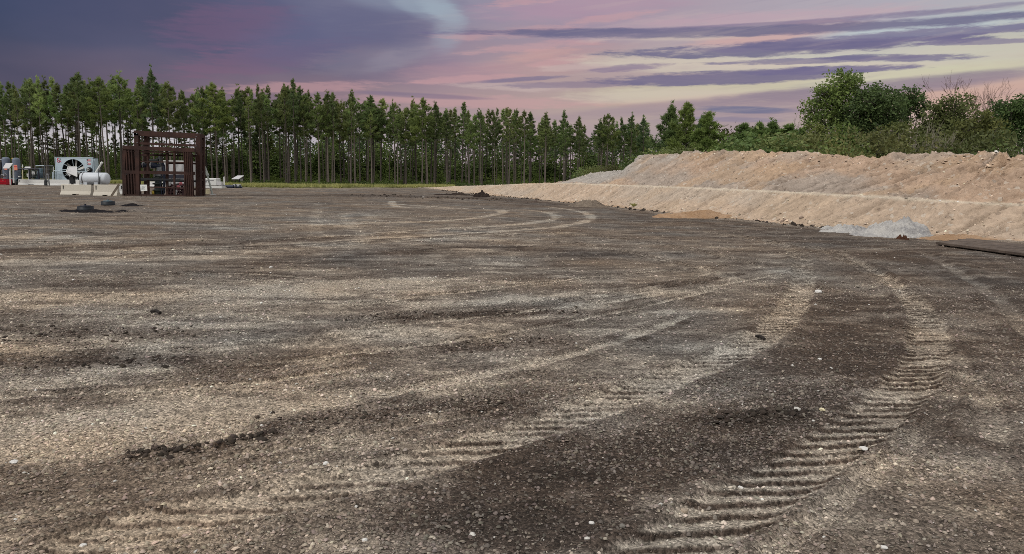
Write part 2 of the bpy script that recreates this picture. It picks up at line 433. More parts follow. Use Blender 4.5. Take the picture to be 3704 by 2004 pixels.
LOOPS = [
    gp([(980, 512), (1150, 524), (1330, 528), (1392, 540), (1388, 552), (1290, 566), (1050, 580), (820, 592)]),
    gp([(1390, 521), (1455, 531), (1489, 544), (1470, 557), (1390, 572), (1150, 590), (880, 603), (500, 622)]),
    gp([(1360, 512), (1560, 535), (1800, 560), (1990, 592)]),
    gp([(985, 505), (1000, 520), (1100, 524), (1240, 526), (1262, 535), (1180, 550), (1000, 560), (800, 566)]),
    gp([(800, 512), (795, 545), (792, 600)]), gp([(860, 535), (880, 560), (920, 600)]), gp([(920, 540), (960, 562)]),
]
BANDS = [  # points, half width (m), colour shift: + pale dust, - dark soil; softness, gravel
    ([(-100, 1100), (180, 1082), (420, 1055), (560, 1042)], 0.46, 1.7, 0.35, -1), ([(480, 1045), (700, 1022), (900, 1005), (1200, 960), (1350, 920)], 0.20, 0.6, 0.3, -.4),
    ([(-100, 985), (100, 962), (240, 945), (370, 938)], 0.28, 1.35, 0.3, -1), ([(380, 885), (700, 862), (1000, 835), (1300, 806), (1500, 765), (1800, 722), (1960, 688)], 0.26, 0.65, 0.4, -.6),
    ([(-50, 742), (300, 745), (600, 736), (850, 718), (1000, 705)], 0.35, 0.65, 0.4, -.4), ([(560, 790), (800, 745), (1000, 720), (1200, 715)], 1.0, 0.5, 1.0, .8),
    ([(420, 822), (700, 812), (900, 797), (1200, 765), (1500, 735)], 0.22, 0.75, 0.3, -.8), ([(-50, 598), (120, 597), (260, 600)], 1.0, 0.7, 1.3, 0),
    ([(-50, 668), (300, 655), (600, 640), (900, 615), (1200, 600)], 0.35, 0.45, 0.5, 0), ([(1250, 760), (1500, 745), (1650, 728)], 0.3, 0.6, 0.4, -.5),
    ([(1150, 830), (1450, 850), (1650, 800), (1780, 770)], 0.25, 0.5, 0.5, -.3), ([(1560, 930), (1700, 900), (1850, 850)], 0.35, 0.45, 0.4, -.6),
    ([(880, 1130), (1000, 1180), (700, 1250)], 0.3, 0.25, 0.5, 0),
    ([(-50, 632), (250, 622), (500, 612), (800, 600)], 0.6, -0.55, 0.7, 0), ([(250, 708), (500, 684), (700, 660), (900, 640), (1200, 622), (1500, 640)], 0.9, -0.6, 1.0, 0),
    ([(880, 802), (1100, 796), (1450, 786)], 0.16, -0.8, 0.25, 1), ([(-50, 835), (250, 850), (420, 840)], 0.35, -0.5, 0.5, 1), ([(60, 920), (250, 905), (450, 905)], 0.14, -0.8, 0.2, 1),
    ([(1100, 880), (1280, 865), (1400, 850)], 0.14, -0.7, 0.25, 1), ([(700, 1068), (1000, 1045), (1250, 1022), (1330, 1010)], 0.22, -0.75, 0.3, .8),
    ([(550, 1122), (620, 1110), (690, 1098)], 0.05, -1.3, 0.07, 1), ([(330, 1150), (430, 1143), (490, 1136)], 0.05, -1.2, 0.07, 1),
    ([(1800, 1066), (1890, 1055), (2000, 1040)], 0.12, -1.3, 0.12, 1), ([(1500, 1260), (1750, 1170), (1950, 1080), (2120, 950), (2170, 850), (2150, 760)], 0.55, -0.9, 0.7, .2),
    ([(1000, 1330), (1300, 1240), (1600, 1150), (1800, 1100)], 0.45, -0.85, 0.6, .2), ([(2400, 780), (2520, 850), (2560, 950)], 0.5, -0.35, 0.7, .4),
    ([(1500, 520), (1900, 580), (2300, 650), (2576, 720)], 3.0, -0.35, 3.0, 0), ([(900, 490), (1200, 498), (1400, 512)], 3.0, -0.5, 3.0, 0),
    ([(640, 492), (800, 492), (950, 492)], 2.5, -0.5, 2.5, 0),
]
LINES = [(gp(p), w, s) for p, w, s in [
    ([(-60, 612), (400, 606), (800, 596), (1200, 576)], .22, .55), ([(-60, 641), (300, 633), (700, 619), (1000, 603), (1300, 590)], .2, .6), ([(-60, 657), (300, 646), (800, 620), (1150, 602)], .16, .5),
    ([(430, 694), (560, 690), (700, 694), (800, 704)], .12, .7), ([(-60, 744), (250, 745), (500, 738), (660, 729)], .11, .8), ([(880, 772), (1250, 726), (1580, 690), (1850, 670)], .10, .6), ([(980, 790), (1400, 752), (1700, 712), (1880, 690)], .10, -.7),
    ([(820, 836), (1200, 800), (1500, 764), (1780, 724), (1960, 692)], .10, .85), ([(900, 812), (1250, 780), (1560, 742), (1820, 702)], .08, -.7), ([(640, 918), (1000, 880), (1300, 836), (1600, 776), (1800, 730)], .09, .6),
    ([(960, 995), (1180, 955), (1400, 905), (1580, 850), (1720, 800)], .13, .75), ([(-60, 905), (300, 888), (700, 862), (1000, 836)], .09, -.6), ([(-60, 1010), (300, 985), (640, 965), (900, 930)], .10, .4), ([(380, 1190), (700, 1130), (1000, 1080), (1250, 1035)], .08, .35),
    ([(2330, 640), (2420, 690), (2520, 760), (2600, 850)], .2, .35), ([(2120, 640), (2230, 700), (2285, 760)], .14, .5), ([(2400, 900), (2470, 990), (2500, 1100)], .16, .3), ([(1930, 1394), (2150, 1240), (2330, 1080), (2430, 940)], .1, .3)]]
BANDS = [(gp(p), w, s, so_, g) for p, w, s, so_, g in BANDS]
EDGE_PX = [-1500, 0, 300, 740, 1100, 1400, 1600, 1900, 3800]
EDGE_D = [gnd(a, b)[1] for a, b in zip((-300, 0, 300, 740, 1100, 1400, 1600), (656, 659, 663, 678, 682, 681, 680))] + [150, 160]
EDGE_AZ = [math.atan((p - PX0) / F) for p in EDGE_PX]
def edge_depth(x, y): return np.interp(np.arctan2(x, np.maximum(y, 0.1)), EDGE_AZ, EDGE_D)

C_DARK = np.array(lin(81, 70, 62)); C_MID = np.array(lin(111, 101, 92)); C_PALE = np.array(lin(168, 157, 143)); C_GREY = np.array(lin(112, 106, 100))
def ground(x, y, full=True):
    x = x.astype(np.float32); y = y.astype(np.float32)
    n_big = fbm(x * 0.16 + 3, y * 0.16, 11, 4); n_st = fbm(x * 0.25 + y * 0.05, y * 0.9, 21, 4); n_f = fbm(x * 1.6, y * 1.6, 31, 4)
    val = (n_big - 0.5) * 0.55 + (n_st - 0.5) * 0.5 + (n_f - 0.5) * 0.6 + (fbm(x * 0.55, y * 2.6 - x * 0.5, 25, 4, 0.6) - 0.5) * (0.5 + 0.45 * sstep(50, 12, y)) + (fbm(x * 2.0, y * 3.6 - x * .5, 28, 3, 0.55) - 0.5) * 1.0 + (fbm(x * 9, y * 14, 29, 2, 0.5) - 0.5) * 0.45 + 0.22 * sstep(3.0, -6.0, x) * sstep(60, 20, y) - 0.12 * sstep(2.0, 12.0, x - 0.1 * y)
    grav = 0.55 + (n_big - 0.5) * 0.8 + 0.25 * sstep(1.0, -4.0, x)
    z = (n_big - 0.5) * 0.06 * np.clip(y / 15, 0.3, 1.5) + (n_f - 0.5) * 0.035
    cl = fbm(x * 9, y * 9, 41, 3); z = z + (cl - 0.5) * 0.022
    wob = fbm(x * 0.9, y * 0.9, 51, 3); wob2 = fbm(x * 4.5, y * 4.5, 61, 3)
    brok = sstep(0.25, 0.75, 0.55 * fbm(x * 0.8, y * 2.4, 27, 4, 0.6) + 0.45 * wob2)
    for P, w, s, so_, g in BANDS:
        d = dist_poly(x, y, P, w + so_ + 0.6)
        d = d + (wob - 0.5) * 1.1 * so_ + (wob2 - 0.5) * 0.9 * min(so_, 0.6)
        k = sstep(w + so_, max(w - so_, 0.0), d)
        val = val + (0.68 if s > 0 else 0.7) * s * k * (0.2 + 1.6 * brok); grav = grav + g * 0.5 * k
        if s < -1.1: z = z + k * 0.045 * (0.3 + cl)
    for P in LOOPS:
        lk = 1.0 if len(P) > 22 else 0.25
        d = dist_poly(x, y, P, 2.0)
        k = sstep(0.42, 0.16, d + (wob - 0.5) * 0.35) * (0.25 + 0.9 * brok); val = val + lk * k * sstep(12, 30, y); z = z - 0.02 * k
    for P, lw_, s in LINES:
        d = dist_poly(x, y, P, 1.0); d = d + (wob2 - 0.5) * 0.12
        k = sstep(lw_, lw_ * 0.45, d); val = val + 1.35 * s * k * (0.35 + 0.8 * brok) - 0.5 * abs(s) * sstep(lw_ * 0.9, lw_ * 0.2, np.abs(d - lw_ * 1.45)) * brok  # dark margins: thin shadows along the wheel lines, painted into the tone
        z = z - 0.018 * k + 0.02 * sstep(lw_ * 0.9, lw_ * 0.2, np.abs(d - lw_ * 1.45))
    lug = np.zeros_like(x)
    for P, w, st, li in TRACKS:
        d = dist_poly(x, y, P, 1.2)
        k = sstep(w, w * 0.72, d + (wob2 - 0.5) * 0.14)
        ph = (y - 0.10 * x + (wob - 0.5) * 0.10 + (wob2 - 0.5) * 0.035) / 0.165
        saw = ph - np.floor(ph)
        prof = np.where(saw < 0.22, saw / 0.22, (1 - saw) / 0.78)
        brk = sstep(0.22, 0.48, fbm(x * 2.2 + 9, y * 5, 71, 2))
        near = sstep(55, 28, y); fade = 0.35 + 0.65 * sstep(19, 11, y)
        amp = 0.032 * st * k * (0.25 + 0.75 * brk) * near
        z = z + amp * (prof - 0.5) - 0.02 * k + 0.03 * sstep(w * 0.5, 0, np.abs(d - w * 1.12)) * near
        line = sstep(0.0, 0.04, saw) * sstep(0.24, 0.15, saw)  # shade of the lug step walls, painted dark into the ground tone
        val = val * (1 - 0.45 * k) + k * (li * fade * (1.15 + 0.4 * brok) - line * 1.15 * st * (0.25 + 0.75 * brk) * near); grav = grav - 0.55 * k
    t = np.clip(val + 0.48, 0, 1.5)
    col = C_DARK * (1 - sstep(0, 0.55, t))[:, None] + C_MID * sstep(0, 0.55, t)[:, None]
    col = col * (1 - sstep(0.5, 1.35, t))[:, None] + C_PALE * sstep(0.5, 1.35, t)[:, None]
    col = col * (1 + (fbm(x * 0.5, y * 0.5, 81, 3) - 0.5)[:, None] * np.array([0.30, 0.02, -0.28]))
    col = col * np.clip(1 - np.maximum(-val - 0.4, 0) * 0.45, 0.5, 1)[:, None]
    # beyond the pad: litter and weeds under the pines
    e = edge_depth(x, y); off = (y - e) + (wob - 0.5) * 6
    k = sstep(0, 3, off)[:, None]
    wood = np.array(lin(84, 82, 52)) * (0.6 + 0.8 * n_big)[:, None]
    col = col * (1 - k) + wood * k
    rim = (sstep(-4, -0.5, off) * sstep(2.5, 0, off))[:, None] * 0.6
    col = col * (1 - rim) + np.array(lin(150, 140, 120)) * rim
    z = z * (1 - 0.6 * k[:, 0]) + 0.25 * k[:, 0] * (n_f)
    # churned soil along the foot of the berm
    if full:
        dt = dist_poly(x, y, TOE, 4.0) + (wob - 0.5) * 1.2
        kk = (sstep(1.6, 0.3, dt) * 0.8)[:, None]
        col = col * (1 - kk) + (np.array(lin(140, 128, 116)) * (0.55 + 0.9 * n_f)[:, None]) * kk
        z = z + kk[:, 0] * (0.02 + 0.14 * (wob2 - 0.35) * n_f)
    return z, col, np.clip(grav, 0, 1.2)

TOE_PX = [(1600, 688), (1660, 696), (1724, 704), (1884, 716), (2045, 733), (2199, 746), (2400, 769), (2780, 806), (3031, 829), (3390, 862), (3704, 878)]
TOE = np.array([(-19, 150)] + [tuple(gnd(a, b)[:2]) for a, b in TOE_PX] + [(21.5, 18), (24.5, 8), (27, -4), (29, -14)])
TOE = smooth_poly(TOE, 6)

gm = bpy.data.materials.new('gravel_ground'); gm.use_nodes = True
T = NT(gm.node_tree); bs = T.n['Principled BSDF']
att = T.new('ShaderNodeVertexColor', layer_name='tone').outputs[0]
co = T.new('ShaderNodeTexCoord').outputs['Object']
v1 = T.voro(co, 46, out='Color'); v1d = T.voro(co, 46); v2 = T.voro(co, 90, out='Color'); v2d = T.voro(co, 90)
v3 = T.voro(co, 13, out='Color')
s1 = T.new('ShaderNodeSeparateColor'); T.l.new(v1, s1.inputs[0])
s2 = T.new('ShaderNodeSeparateColor'); T.l.new(v2, s2.inputs[0])
s3 = T.new('ShaderNodeSeparateColor'); T.l.new(v3, s3.inputs[0])
fac = T.m('MULTIPLY', T.rng(s1.outputs[0], 0, 1, 0.52, 1.48), T.rng(s2.outputs[0], 0, 1, 0.62, 1.38))
fac = T.m('MULTIPLY', fac, T.rng(T.noise(co, 7.0, 8.0, 0.75), 0.25, 0.75, 0.55, 1.45))
fac = T.m('MULTIPLY', fac, T.rng(T.noise(co, 38.0, 5.0, 0.75), 0.3, 0.7, 0.66, 1.34))
fac = T.m('MULTIPLY', fac, T.rng(T.noise(co, 0.9, 5.0, 0.7), 0.25, 0.75, 0.78, 1.2))
fv = T.new('ShaderNodeCombineColor')
for i in range(3): T.l.new(fac, fv.inputs[i])
c = T.mix(1.0, att, fv.outputs[0], 'MULTIPLY')
c = T.mix(T.rng(s1.outputs[1], 0.985, 0.995, 0, 0.5), c, lin(170, 162, 152))
c = T.mix(T.rng(s1.outputs[2], 0.90, 0.93, 0, 0.55), c, lin(44, 38, 35))
T.put(bs.inputs['Base Color'], c)
bs.inputs['Roughness'].default_value = 0.95; bs.inputs['Specular IOR Level'].default_value = 0.15
h = T.m('ADD', T.m('MULTIPLY', T.m('SUBTRACT', 1.0, v1d), 0.016), T.m('MULTIPLY', T.m('SUBTRACT', 1.0, v2d), 0.006))
h = T.m('ADD', h, T.m('MULTIPLY', T.noise(co, 11.0, 6.0, 0.7), 0.035))
b = T.new('ShaderNodeBump'); b.inputs['Strength'].default_value = 0.9; b.inputs['Distance'].default_value = 1.0
T.l.new(h, b.inputs['Height']); T.l.new(b.outputs[0], bs.inputs['Normal'])

ys = np.concatenate([np.linspace(-25, 2.4, 30), 2.5 * np.exp(np.linspace(0, math.log(150 / 2.5), 1450)), np.array([156, 164, 175, 190, 210, 240, 290, 360, 480, 700, 1100, 1800, 3000])])
us = np.linspace(-1, 1, 1080); us = np.sign(us) * np.abs(us) ** 1.08
Wd = 0.86 * np.maximum(ys, 0) + 4.5 + 22 * sstep(3, -2, ys)
gx = (us[None, :] * Wd[:, None]).ravel(); gy = np.repeat(ys, len(us))
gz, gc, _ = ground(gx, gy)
gz = np.where(gy > 200, 0.0, gz)
nu = len(us); i0 = (np.arange(len(ys) - 1)[:, None] * nu + np.arange(nu - 1)[None, :]).ravel()
quads = np.stack([i0, i0 + 1, i0 + nu + 1, i0 + nu], 1)
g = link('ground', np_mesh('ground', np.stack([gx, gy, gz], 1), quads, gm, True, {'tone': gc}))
tag(g, 'dark gravel pad rutted by tyre tracks, running out to the pines', kind='structure')

# ------------------------------------------------------------------ berm: lower bench, ledge, upper spoil bank
seg = np.hypot(*np.diff(TOE, axis=0).T); arc = np.concatenate([[0], np.cumsum(seg)])
TN = np.gradient(TOE, axis=0); TN /= np.hypot(TN[:, 0], TN[:, 1])[:, None]
NR = np.stack([-TN[:, 1], TN[:, 0]], 1)              # path runs far -> near, its right-hand side (away from the pad)
if NR[10, 0] < 0: NR = -NR
def column_on(t, px):
    """arc position and world depth where the picture column PX meets the toe line pushed out by T"""
    P = TOE + NR * t
    a = np.arctan2(P[:, 0], np.maximum(P[:, 1], 0.01)); ap = math.atan((px - PX0) / F)
    for i in range(len(P) - 1):
        if (a[i] - ap) * (a[i + 1] - ap) <= 0 and P[i, 1] > 3:
            k = (ap - a[i]) / (a[i + 1] - a[i] + 1e-12)
            return arc[i] + k * (arc[i + 1] - arc[i]), P[i, 1] + k * (P[i + 1, 1] - P[i, 1])
    return None
def heights(pix, t):
    out = []
    for px, py in pix:
        c_ = column_on(t, px)
        if c_: out.append((c_[0], at(px, py, c_[1])[2]))
    out.sort(); return np.array(out)
LEDGE = heights([(1615, 675), (1762, 671.5), (1909, 664.5), (2076, 662.7), (2240, 670), (2500, 679), (2780, 691), (3100, 708), (3400, 725), (3690, 740)], 2.3)
CREST = heights([(2300, 566), (2321, 562), (2396, 564), (2503, 555), (2610, 555), (2692, 548), (2753, 555), (2852, 553), (2941, 558), (3002, 574), (3085, 580), (3160, 581), (3210, 569), (3390, 560), (3515, 556), (3583, 567), (3641, 558), (3700, 571)], 6.2)
s_end = column_on(5.0, 2085)[0]; s_mid = column_on(5.0, 2250)[0]; s_full = CREST[0, 0]
_sf = np.linspace(0, arc[-1], 4000); _den = 1.0 / np.clip(np.interp(_sf, arc, np.hypot(TOE[:, 0], TOE[:, 1])), 24, 200)
_cum = np.concatenate([[0], np.cumsum((_den[1:] + _den[:-1]) / 2)]); ss = np.interp(np.linspace(0, _cum[-1], 1500), _cum, _sf)
tt = np.concatenate([np.linspace(-0.5, 2.4, 100)[:-1], np.linspace(2.4, 7.4, 170)[:-1], np.linspace(7.4, 17, 34)])
S, TT = np.meshgrid(ss, tt, indexing='ij'); S = S.ravel(); TT = TT.ravel()
bx = np.interp(S, arc, TOE[:, 0]); by = np.interp(S, arc, TOE[:, 1])
kern = np.ones(9) / 9
nxs = np.convolve(np.pad(NR[:, 0], 4, 'edge'), kern, 'valid'); nys = np.convolve(np.pad(NR[:, 1], 4, 'edge'), kern, 'valid')
nx = np.interp(S, arc, nxs); ny = np.interp(S, arc, nys)
zl = np.interp(S, LEDGE[:, 0], LEDGE[:, 1]) * sstep(0, 26, S)
zc = np.interp(S, CREST[:, 0], CREST[:, 1])
grow = np.interp(S, [s_end - 1.5, s_end + 0.6, s_mid, s_full], [0.0, 0.42, 0.50, 1.0])
zc = zl + (zc - zl) * grow + 0.02
zc = zc + (fbm(S * 0.9, S * 0 + 2.0, 91, 3) - 0.5) * 0.24 * grow + (fbm(S * 3.1, S * 0, 92, 2) - 0.5) * 0.26 * grow
lw = 2.15; lg = 2.75; ct = 6.2
# the flat of the ledge, then the upper slope
t1 = np.clip(TT / lw, -1, 1); low = zl * np.where(t1 < 0, t1 * 0.7, t1)
low = np.where(TT > 0, low + 0.10 * zl * np.sin(np.clip(TT / lw, 0, 1) * math.pi) * -0.6, low)
up = np.clip((TT - lg) / (ct - lg), 0, 1); upz = zl + (zc - zl) * (0.92 * up + 0.08 * up ** 2)
crest_w = 1.2
down = zc - np.maximum(TT - ct - crest_w, 0) * 0.75
bz = np.where(TT < lw, low, np.where(TT < lg, zl, np.where(TT < ct, upz, down)))
bz = np.maximum(bz, -0.4)
slope = sstep(0.0, 0.4, TT) * (1 - sstep(lw - 0.12, lw, TT) * (1 - sstep(lg, lg + 0.2, TT)))
ang = 0.85
ra = S * math.cos(ang) + TT * math.sin(ang); rb = -S * math.sin(ang) + TT * math.cos(ang)
rill = fbm(ra * 0.42, rb * 2.6, 101, 4, 0.6); lump = fbm(S * 1.3, TT * 1.3, 111, 5, 0.62); fine_ = fbm(S * 5, TT * 5, 121, 4, 0.65)
crack = sstep(0.60, 0.74, fbm(ra * 0.9 + 5, rb * 3.4, 103, 3, 0.6))
disp = ((rill - 0.5) * 0.42 + (lump - 0.5) * 0.17 + (fine_ - 0.5) * 0.17 - 0.16 * crack) * slope
disp = disp + sstep(ct - 0.5, ct, TT) * grow * ((fbm(S * 1.6, TT * 1.1, 131, 4, 0.6) - 0.5) * 0.45)
disp *= np.where(TT < lw, 0.6, 1.0)
bz = bz + disp + 0.012 * (fine_ - 0.5)
bx = bx + nx * (TT - disp * 0.5); by = by + ny * (TT - disp * 0.5)
cB = [np.array(lin(*c_)) for c_ in ((186, 161, 140), (172, 158, 146), (189, 162, 135), (198, 180, 160), (174, 169, 163))]
n1 = fbm(S * 0.10 + TT * 0.1, TT * 0.35, 141, 4); n2 = fbm(S * 0.33 - TT * 0.4, TT * 0.5, 151, 4); n3 = fbm(ra * 0.5, rb * 2.4, 161, 3)
k1 = sstep(0.40, 0.60, n1)[:, None]; k2 = sstep(0.5, 0.68, n2)[:, None]
bc = cB[0] * (1 - k1) + cB[1] * k1; bc = bc * (1 - 0.65 * k2) + cB[2] * 0.65 * k2
lowk = sstep(lw + .1, lw - .1, TT)[:, None]; pale = cB[3] * (0.94 + 0.14 * n1[:, None])
bc = bc * (1 - 0.55 * lowk) + pale * 0.55 * lowk
led = (sstep(lw - 0.14, lw - 0.02, TT) * sstep(lg + 0.12, lg, TT))[:, None]
bc = bc * (1 - 0.8 * led) + np.array(lin(214, 200, 180)) * 0.8 * led
gk = (sstep(s_end - 1.0, s_end + 0.5, S) * sstep(s_mid + 3.5, s_mid - 0.5, S + (n2 - .5) * 6) * sstep(lg, lg + 0.3, TT))[:, None]
ck = (sstep(ct - 1.1, ct - 0.1, TT + (n3 - .5) * 2.0) * sstep(0.44, 0.58, fbm(S * 0.35, TT * 0.2, 171, 3)))[:, None]
gk = np.clip(gk + 0.35 * ck, 0, 1); bc = bc * (1 - 0.85 * gk) + cB[4] * 0.85 * gk
ft = (sstep(0.30, 0.0, TT + (n2 - 0.5) * 0.8))[:, None]; bc = bc * (1 - 0.6 * ft) + np.array(lin(190, 156, 124)) * 0.5 * ft
bc = bc * ((0.78 + 0.40 * n3) * (1 - 0.22 * crack * slope))[:, None]  # sunken cracks also painted darker, their shade deepened in the colour
na = len(tt); j0 = (np.arange(len(ss) - 1)[:, None] * na + np.arange(na - 1)[None, :]).ravel()
bq = np.stack([j0, j0 + na, j0 + na + 1, j0 + 1], 1)
bm_ = bpy.data.materials.new('sandy_clay'); bm_.use_nodes = True
T = NT(bm_.node_tree); bs = T.n['Principled BSDF']
att = T.new('ShaderNodeVertexColor', layer_name='tone').outputs[0]; co = T.new('ShaderNodeTexCoord').outputs['Object']
f1 = T.rng(T.noise(co, 3.5, 8.0, 0.75), 0.25, 0.75, 0.68, 1.26)
fv = T.new('ShaderNodeCombineColor')
for i in range(3): T.l.new(f1, fv.inputs[i])
c = T.mix(1.0, att, fv.outputs[0], 'MULTIPLY')
sv = T.new('ShaderNodeSeparateColor'); T.l.new(T.voro(co, 7.0, out='Color'), sv.inputs[0])
c = T.mix(T.rng(sv.outputs[0], 0.95, 0.97, 0, 0.5), c, lin(206, 198, 186))
c = T.mix(T.rng(sv.outputs[1], 0.96, 0.98, 0, 0.45), c, lin(112, 98, 88))
T.put(bs.inputs['Base Color'], c); bs.inputs['Roughness'].default_value = 0.97; bs.inputs['Specular IOR Level'].default_value = 0.1
hh = T.m('ADD', T.m('MULTIPLY', T.noise(co, 5.0, 8.0, 0.72), 0.16), T.m('MULTIPLY', T.m('SUBTRACT', 1.0, T.voro(co, 8.0)), 0.04))
b = T.new('ShaderNodeBump'); b.inputs['Strength'].default_value = 0.8; b.inputs['Distance'].default_value = 1.0
T.l.new(hh, b.inputs['Height']); T.l.new(b.outputs[0], bs.inputs['Normal'])
berm = link('berm', np_mesh('berm', np.stack([bx, by, bz], 1), bq, bm_, True, {'tone': np.clip(bc, 0, 1)}))
tag(berm, 'tan two-step earth berm with a pale ledge along the pad', kind='structure')
BERM_XY = (bx, by, bz)

# ------------------------------------------------------------------ gravel lying on the pad
rs = np.random.RandomState(5)
def stones(n, y0, y1, smin, smax, seed, keep='gravel', power=1.0):
    r = np.random.RandomState(seed)
    yy = (r.rand(n) * (y1 ** power - y0 ** power) + y0 ** power) ** (1 / power)
    xx = (r.rand(n) * 2 - 1) * (0.74 * yy + 0.7)
    z, col, gv = ground(xx, yy)
    k = r.rand(n) < np.clip(gv, 0.22, 1.0) * (0.5 + 0.7 * sstep(.38, .58, fbm(xx * .8, yy * .9, 19, 3)))
    k &= dist_poly(xx.astype(np.float32), yy.astype(np.float32), TOE, 3.0) > 0.4
    inside = (xx < np.interp(-yy, -TOE[:, 1], TOE[:, 0]) - 0.3)
    k &= inside
    xx, yy, z, col = xx[k], yy[k], z[k], col[k]
    m = len(xx)
    s = smin * (smax / smin) ** (r.rand(m) ** 2.2)
    return xx, yy, z, s, col, r
OCT = np.array([(1, 0, 0), (0, 1, 0), (-1, 0, 0), (0, -1, 0), (0, 0, 1), (0, 0, -1), (.6, .6, .5), (-.6, .6, .5), (-.6, -.6, .5), (.6, -.6, .5)], float)
OF = np.array([(0, 6, 9), (1, 7, 6), (2, 8, 7), (3, 9, 8), (4, 6, 7), (4, 7, 8), (4, 8, 9), (4, 9, 6), (0, 1, 6), (1, 2, 7), (2, 3, 8), (3, 0, 9)])
def stone_mesh(name, sets, m_):
    Vs, Fs, Cs, base = [], [], [], 0
    for xx, yy, z, s, col, r in sets:
        m = len(xx); jit = 1 + (r.rand(m, len(OCT), 3) - 0.5) * 0.75
        P = OCT[None] * jit
        P[:, :, 2] *= (0.45 + 0.5 * r.rand(m))[:, None]; P[:, :, 1] *= (0.55 + 0.45 * r.rand(m))[:, None]
        a = r.rand(m) * 6.283; ca, sa = np.cos(a)[:, None], np.sin(a)[:, None]
        tl = (r.rand(m) - 0.5)[:, None] * 0.7
        px_, py_, pz_ = P[:, :, 0], P[:, :, 1], P[:, :, 2]
        pz_ = pz_ + px_ * tl
        qx = px_ * ca - py_ * sa; qy = px_ * sa + py_ * ca
        V = np.stack([qx * s[:, None] + xx[:, None], qy * s[:, None] + yy[:, None], pz_ * s[:, None] + (z + s * 0.12)[:, None]], 2)
        g_ = r.rand(m)
        tone = np.where(g_ < 0.5, 0.7 + 0.5 * r.rand(m), np.where(g_ < 0.93, 1.05 + 0.9 * r.rand(m), 1.7 + 1.1 * r.rand(m)))
        cc = col * 0.75 + np.array(C_GREY) * (0.45 if name == 'gravel' else 0.02)
        cc = cc * tone[:, None] * (1 + (r.rand(m, 3) - 0.5) * 0.10)
        wh = r.rand(m) < 0.006; cc[wh] = np.array(lin(205, 202, 196)) * (0.7 + 0.35 * r.rand(wh.sum(), 1))
        Vs.append(V.reshape(-1, 3)); Cs.append(np.repeat(np.clip(cc, 0, 0.8), len(OCT), 0))
        Fs.append((OF[None] + (np.arange(m) * len(OCT))[:, None, None] + base).reshape(-1, 3)); base += m * len(OCT)
    return np_mesh(name, np.vstack(Vs), np.vstack(Fs), m_, False, {'tone': np.vstack(Cs)})
sm_ = bpy.data.materials.new('loose_stone'); sm_.use_nodes = True
T = NT(sm_.node_tree); bs = T.n['Principled BSDF']
att = T.new('ShaderNodeVertexColor', layer_name='tone').outputs[0]; co = T.new('ShaderNodeTexCoord').outputs['Object']
f1 = T.rng(T.noise(co, 60, 3.0, 0.6), 0.3, 0.7, 0.82, 1.15)
fv = T.new('ShaderNodeCombineColor')
for i in range(3): T.l.new(f1, fv.inputs[i])
T.put(bs.inputs['Base Color'], T.mix(1.0, att, fv.outputs[0], 'MULTIPLY')); bs.inputs['Roughness'].default_value = 0.9; bs.inputs['Specular IOR Level'].default_value = 0.2
gravel = link('gravel', stone_mesh('gravel', [stones(85000, 3.3, 7.5, 0.004, 0.020, 1), stones(60000, 6.5, 15, 0.006, 0.026, 2, power=1.6), stones(22000, 14, 40, 0.012, 0.04, 3, power=1.5), stones(2500, 38, 80, 0.03, 0.06, 4, power=1.5)], sm_))
tag(gravel, 'loose grey and brown stones strewn over the pad', kind='stuff')
# stones and clods on the berm
def berm_stones(n, t0, t1, a_, b_, seed, tone):
    r = np.random.RandomState(seed); q = np.nonzero((TT > t0) & (TT < t1) & (by > 10) & (by < 120) & ((TT < lw) | (grow > .3)))[0]
    q = q[r.randint(0, len(q), n)]; s = a_ * (b_ / a_) ** (r.rand(n) ** 2.5); col = bc[q] * tone
    return bx[q] + r.randn(n) * .03, by[q] + r.randn(n) * .03, bz[q] - s * .1, s, col, r
bs_ = link('berm_stones', stone_mesh('gravel', [berm_stones(1800, .1, 6, .02, .07, 61, 1.0), berm_stones(1300, 5.4, 6.6, .03, .11, 62, 1.0), berm_stones(450, .1, 6, .02, .08, 63, .7), berm_stones(900, 0, .6, .03, .12, 64, .8)], sm_))
tag(bs_, 'small stones and lumps of clay on the berm', kind='stuff')
# dark clods: thrown up where the tyres broke the crust, and along the foot of the berm
def clods(seed, lines):
    r = np.random.RandomState(seed); X_, Y_, S_ = [], [], []
    for P, n, sp, a_, b_ in lines:
        i = r.randint(0, len(P) - 1, n); t = r.rand(n)[:, None]
        q = P[i] * (1 - t) + P[i + 1] * t + r.randn(n, 2) * sp
        X_.append(q[:, 0]); Y_.append(q[:, 1]); S_.append(a_ * (b_ / a_) ** (r.rand(n) ** 2))
    xx, yy, s = map(np.concatenate, (X_, Y_, S_))
    z, col, _ = ground(xx, yy); col = np.tile(np.array(lin(60, 52, 46)), (len(xx), 1))
    return xx, yy, z, s, col, r
far_toe = TOE[(TOE[:, 1] > 28) & (TOE[:, 1] < 130)]
cl_ = link('soil_clods', stone_mesh('soil_clods', [clods(8, [(gp([(550, 1122), (690, 1098)]), 110, .04, .012, .04), (gp([(330, 1150), (490, 1136)]), 90, .05, .012, .04), (gp([(1800, 1066), (2000, 1040)]), 200, .10, .012, .04),
    (gp([(-50, 835), (250, 850), (420, 840)]), 150, .32, .010, .042), (gp([(60, 920), (450, 905)]), 110, .16, .010, .045), (gp([(880, 802), (1450, 786)]), 190, .16, .008, .032), (gp([(1100, 880), (1400, 850)]), 120, .14, .008, .03),
    (gp([(700, 1068), (1330, 1010)]), 160, .16, .01, .03), (far_toe + np.array([-0.35, 0]), 700, .35, .03, .16), (gp([(900, 490), (1300, 505)]), 150, 2.0, .05, .2)])], sm_))
tag(cl_, 'dark crumbs of churned soil in the ruts', kind='stuff')
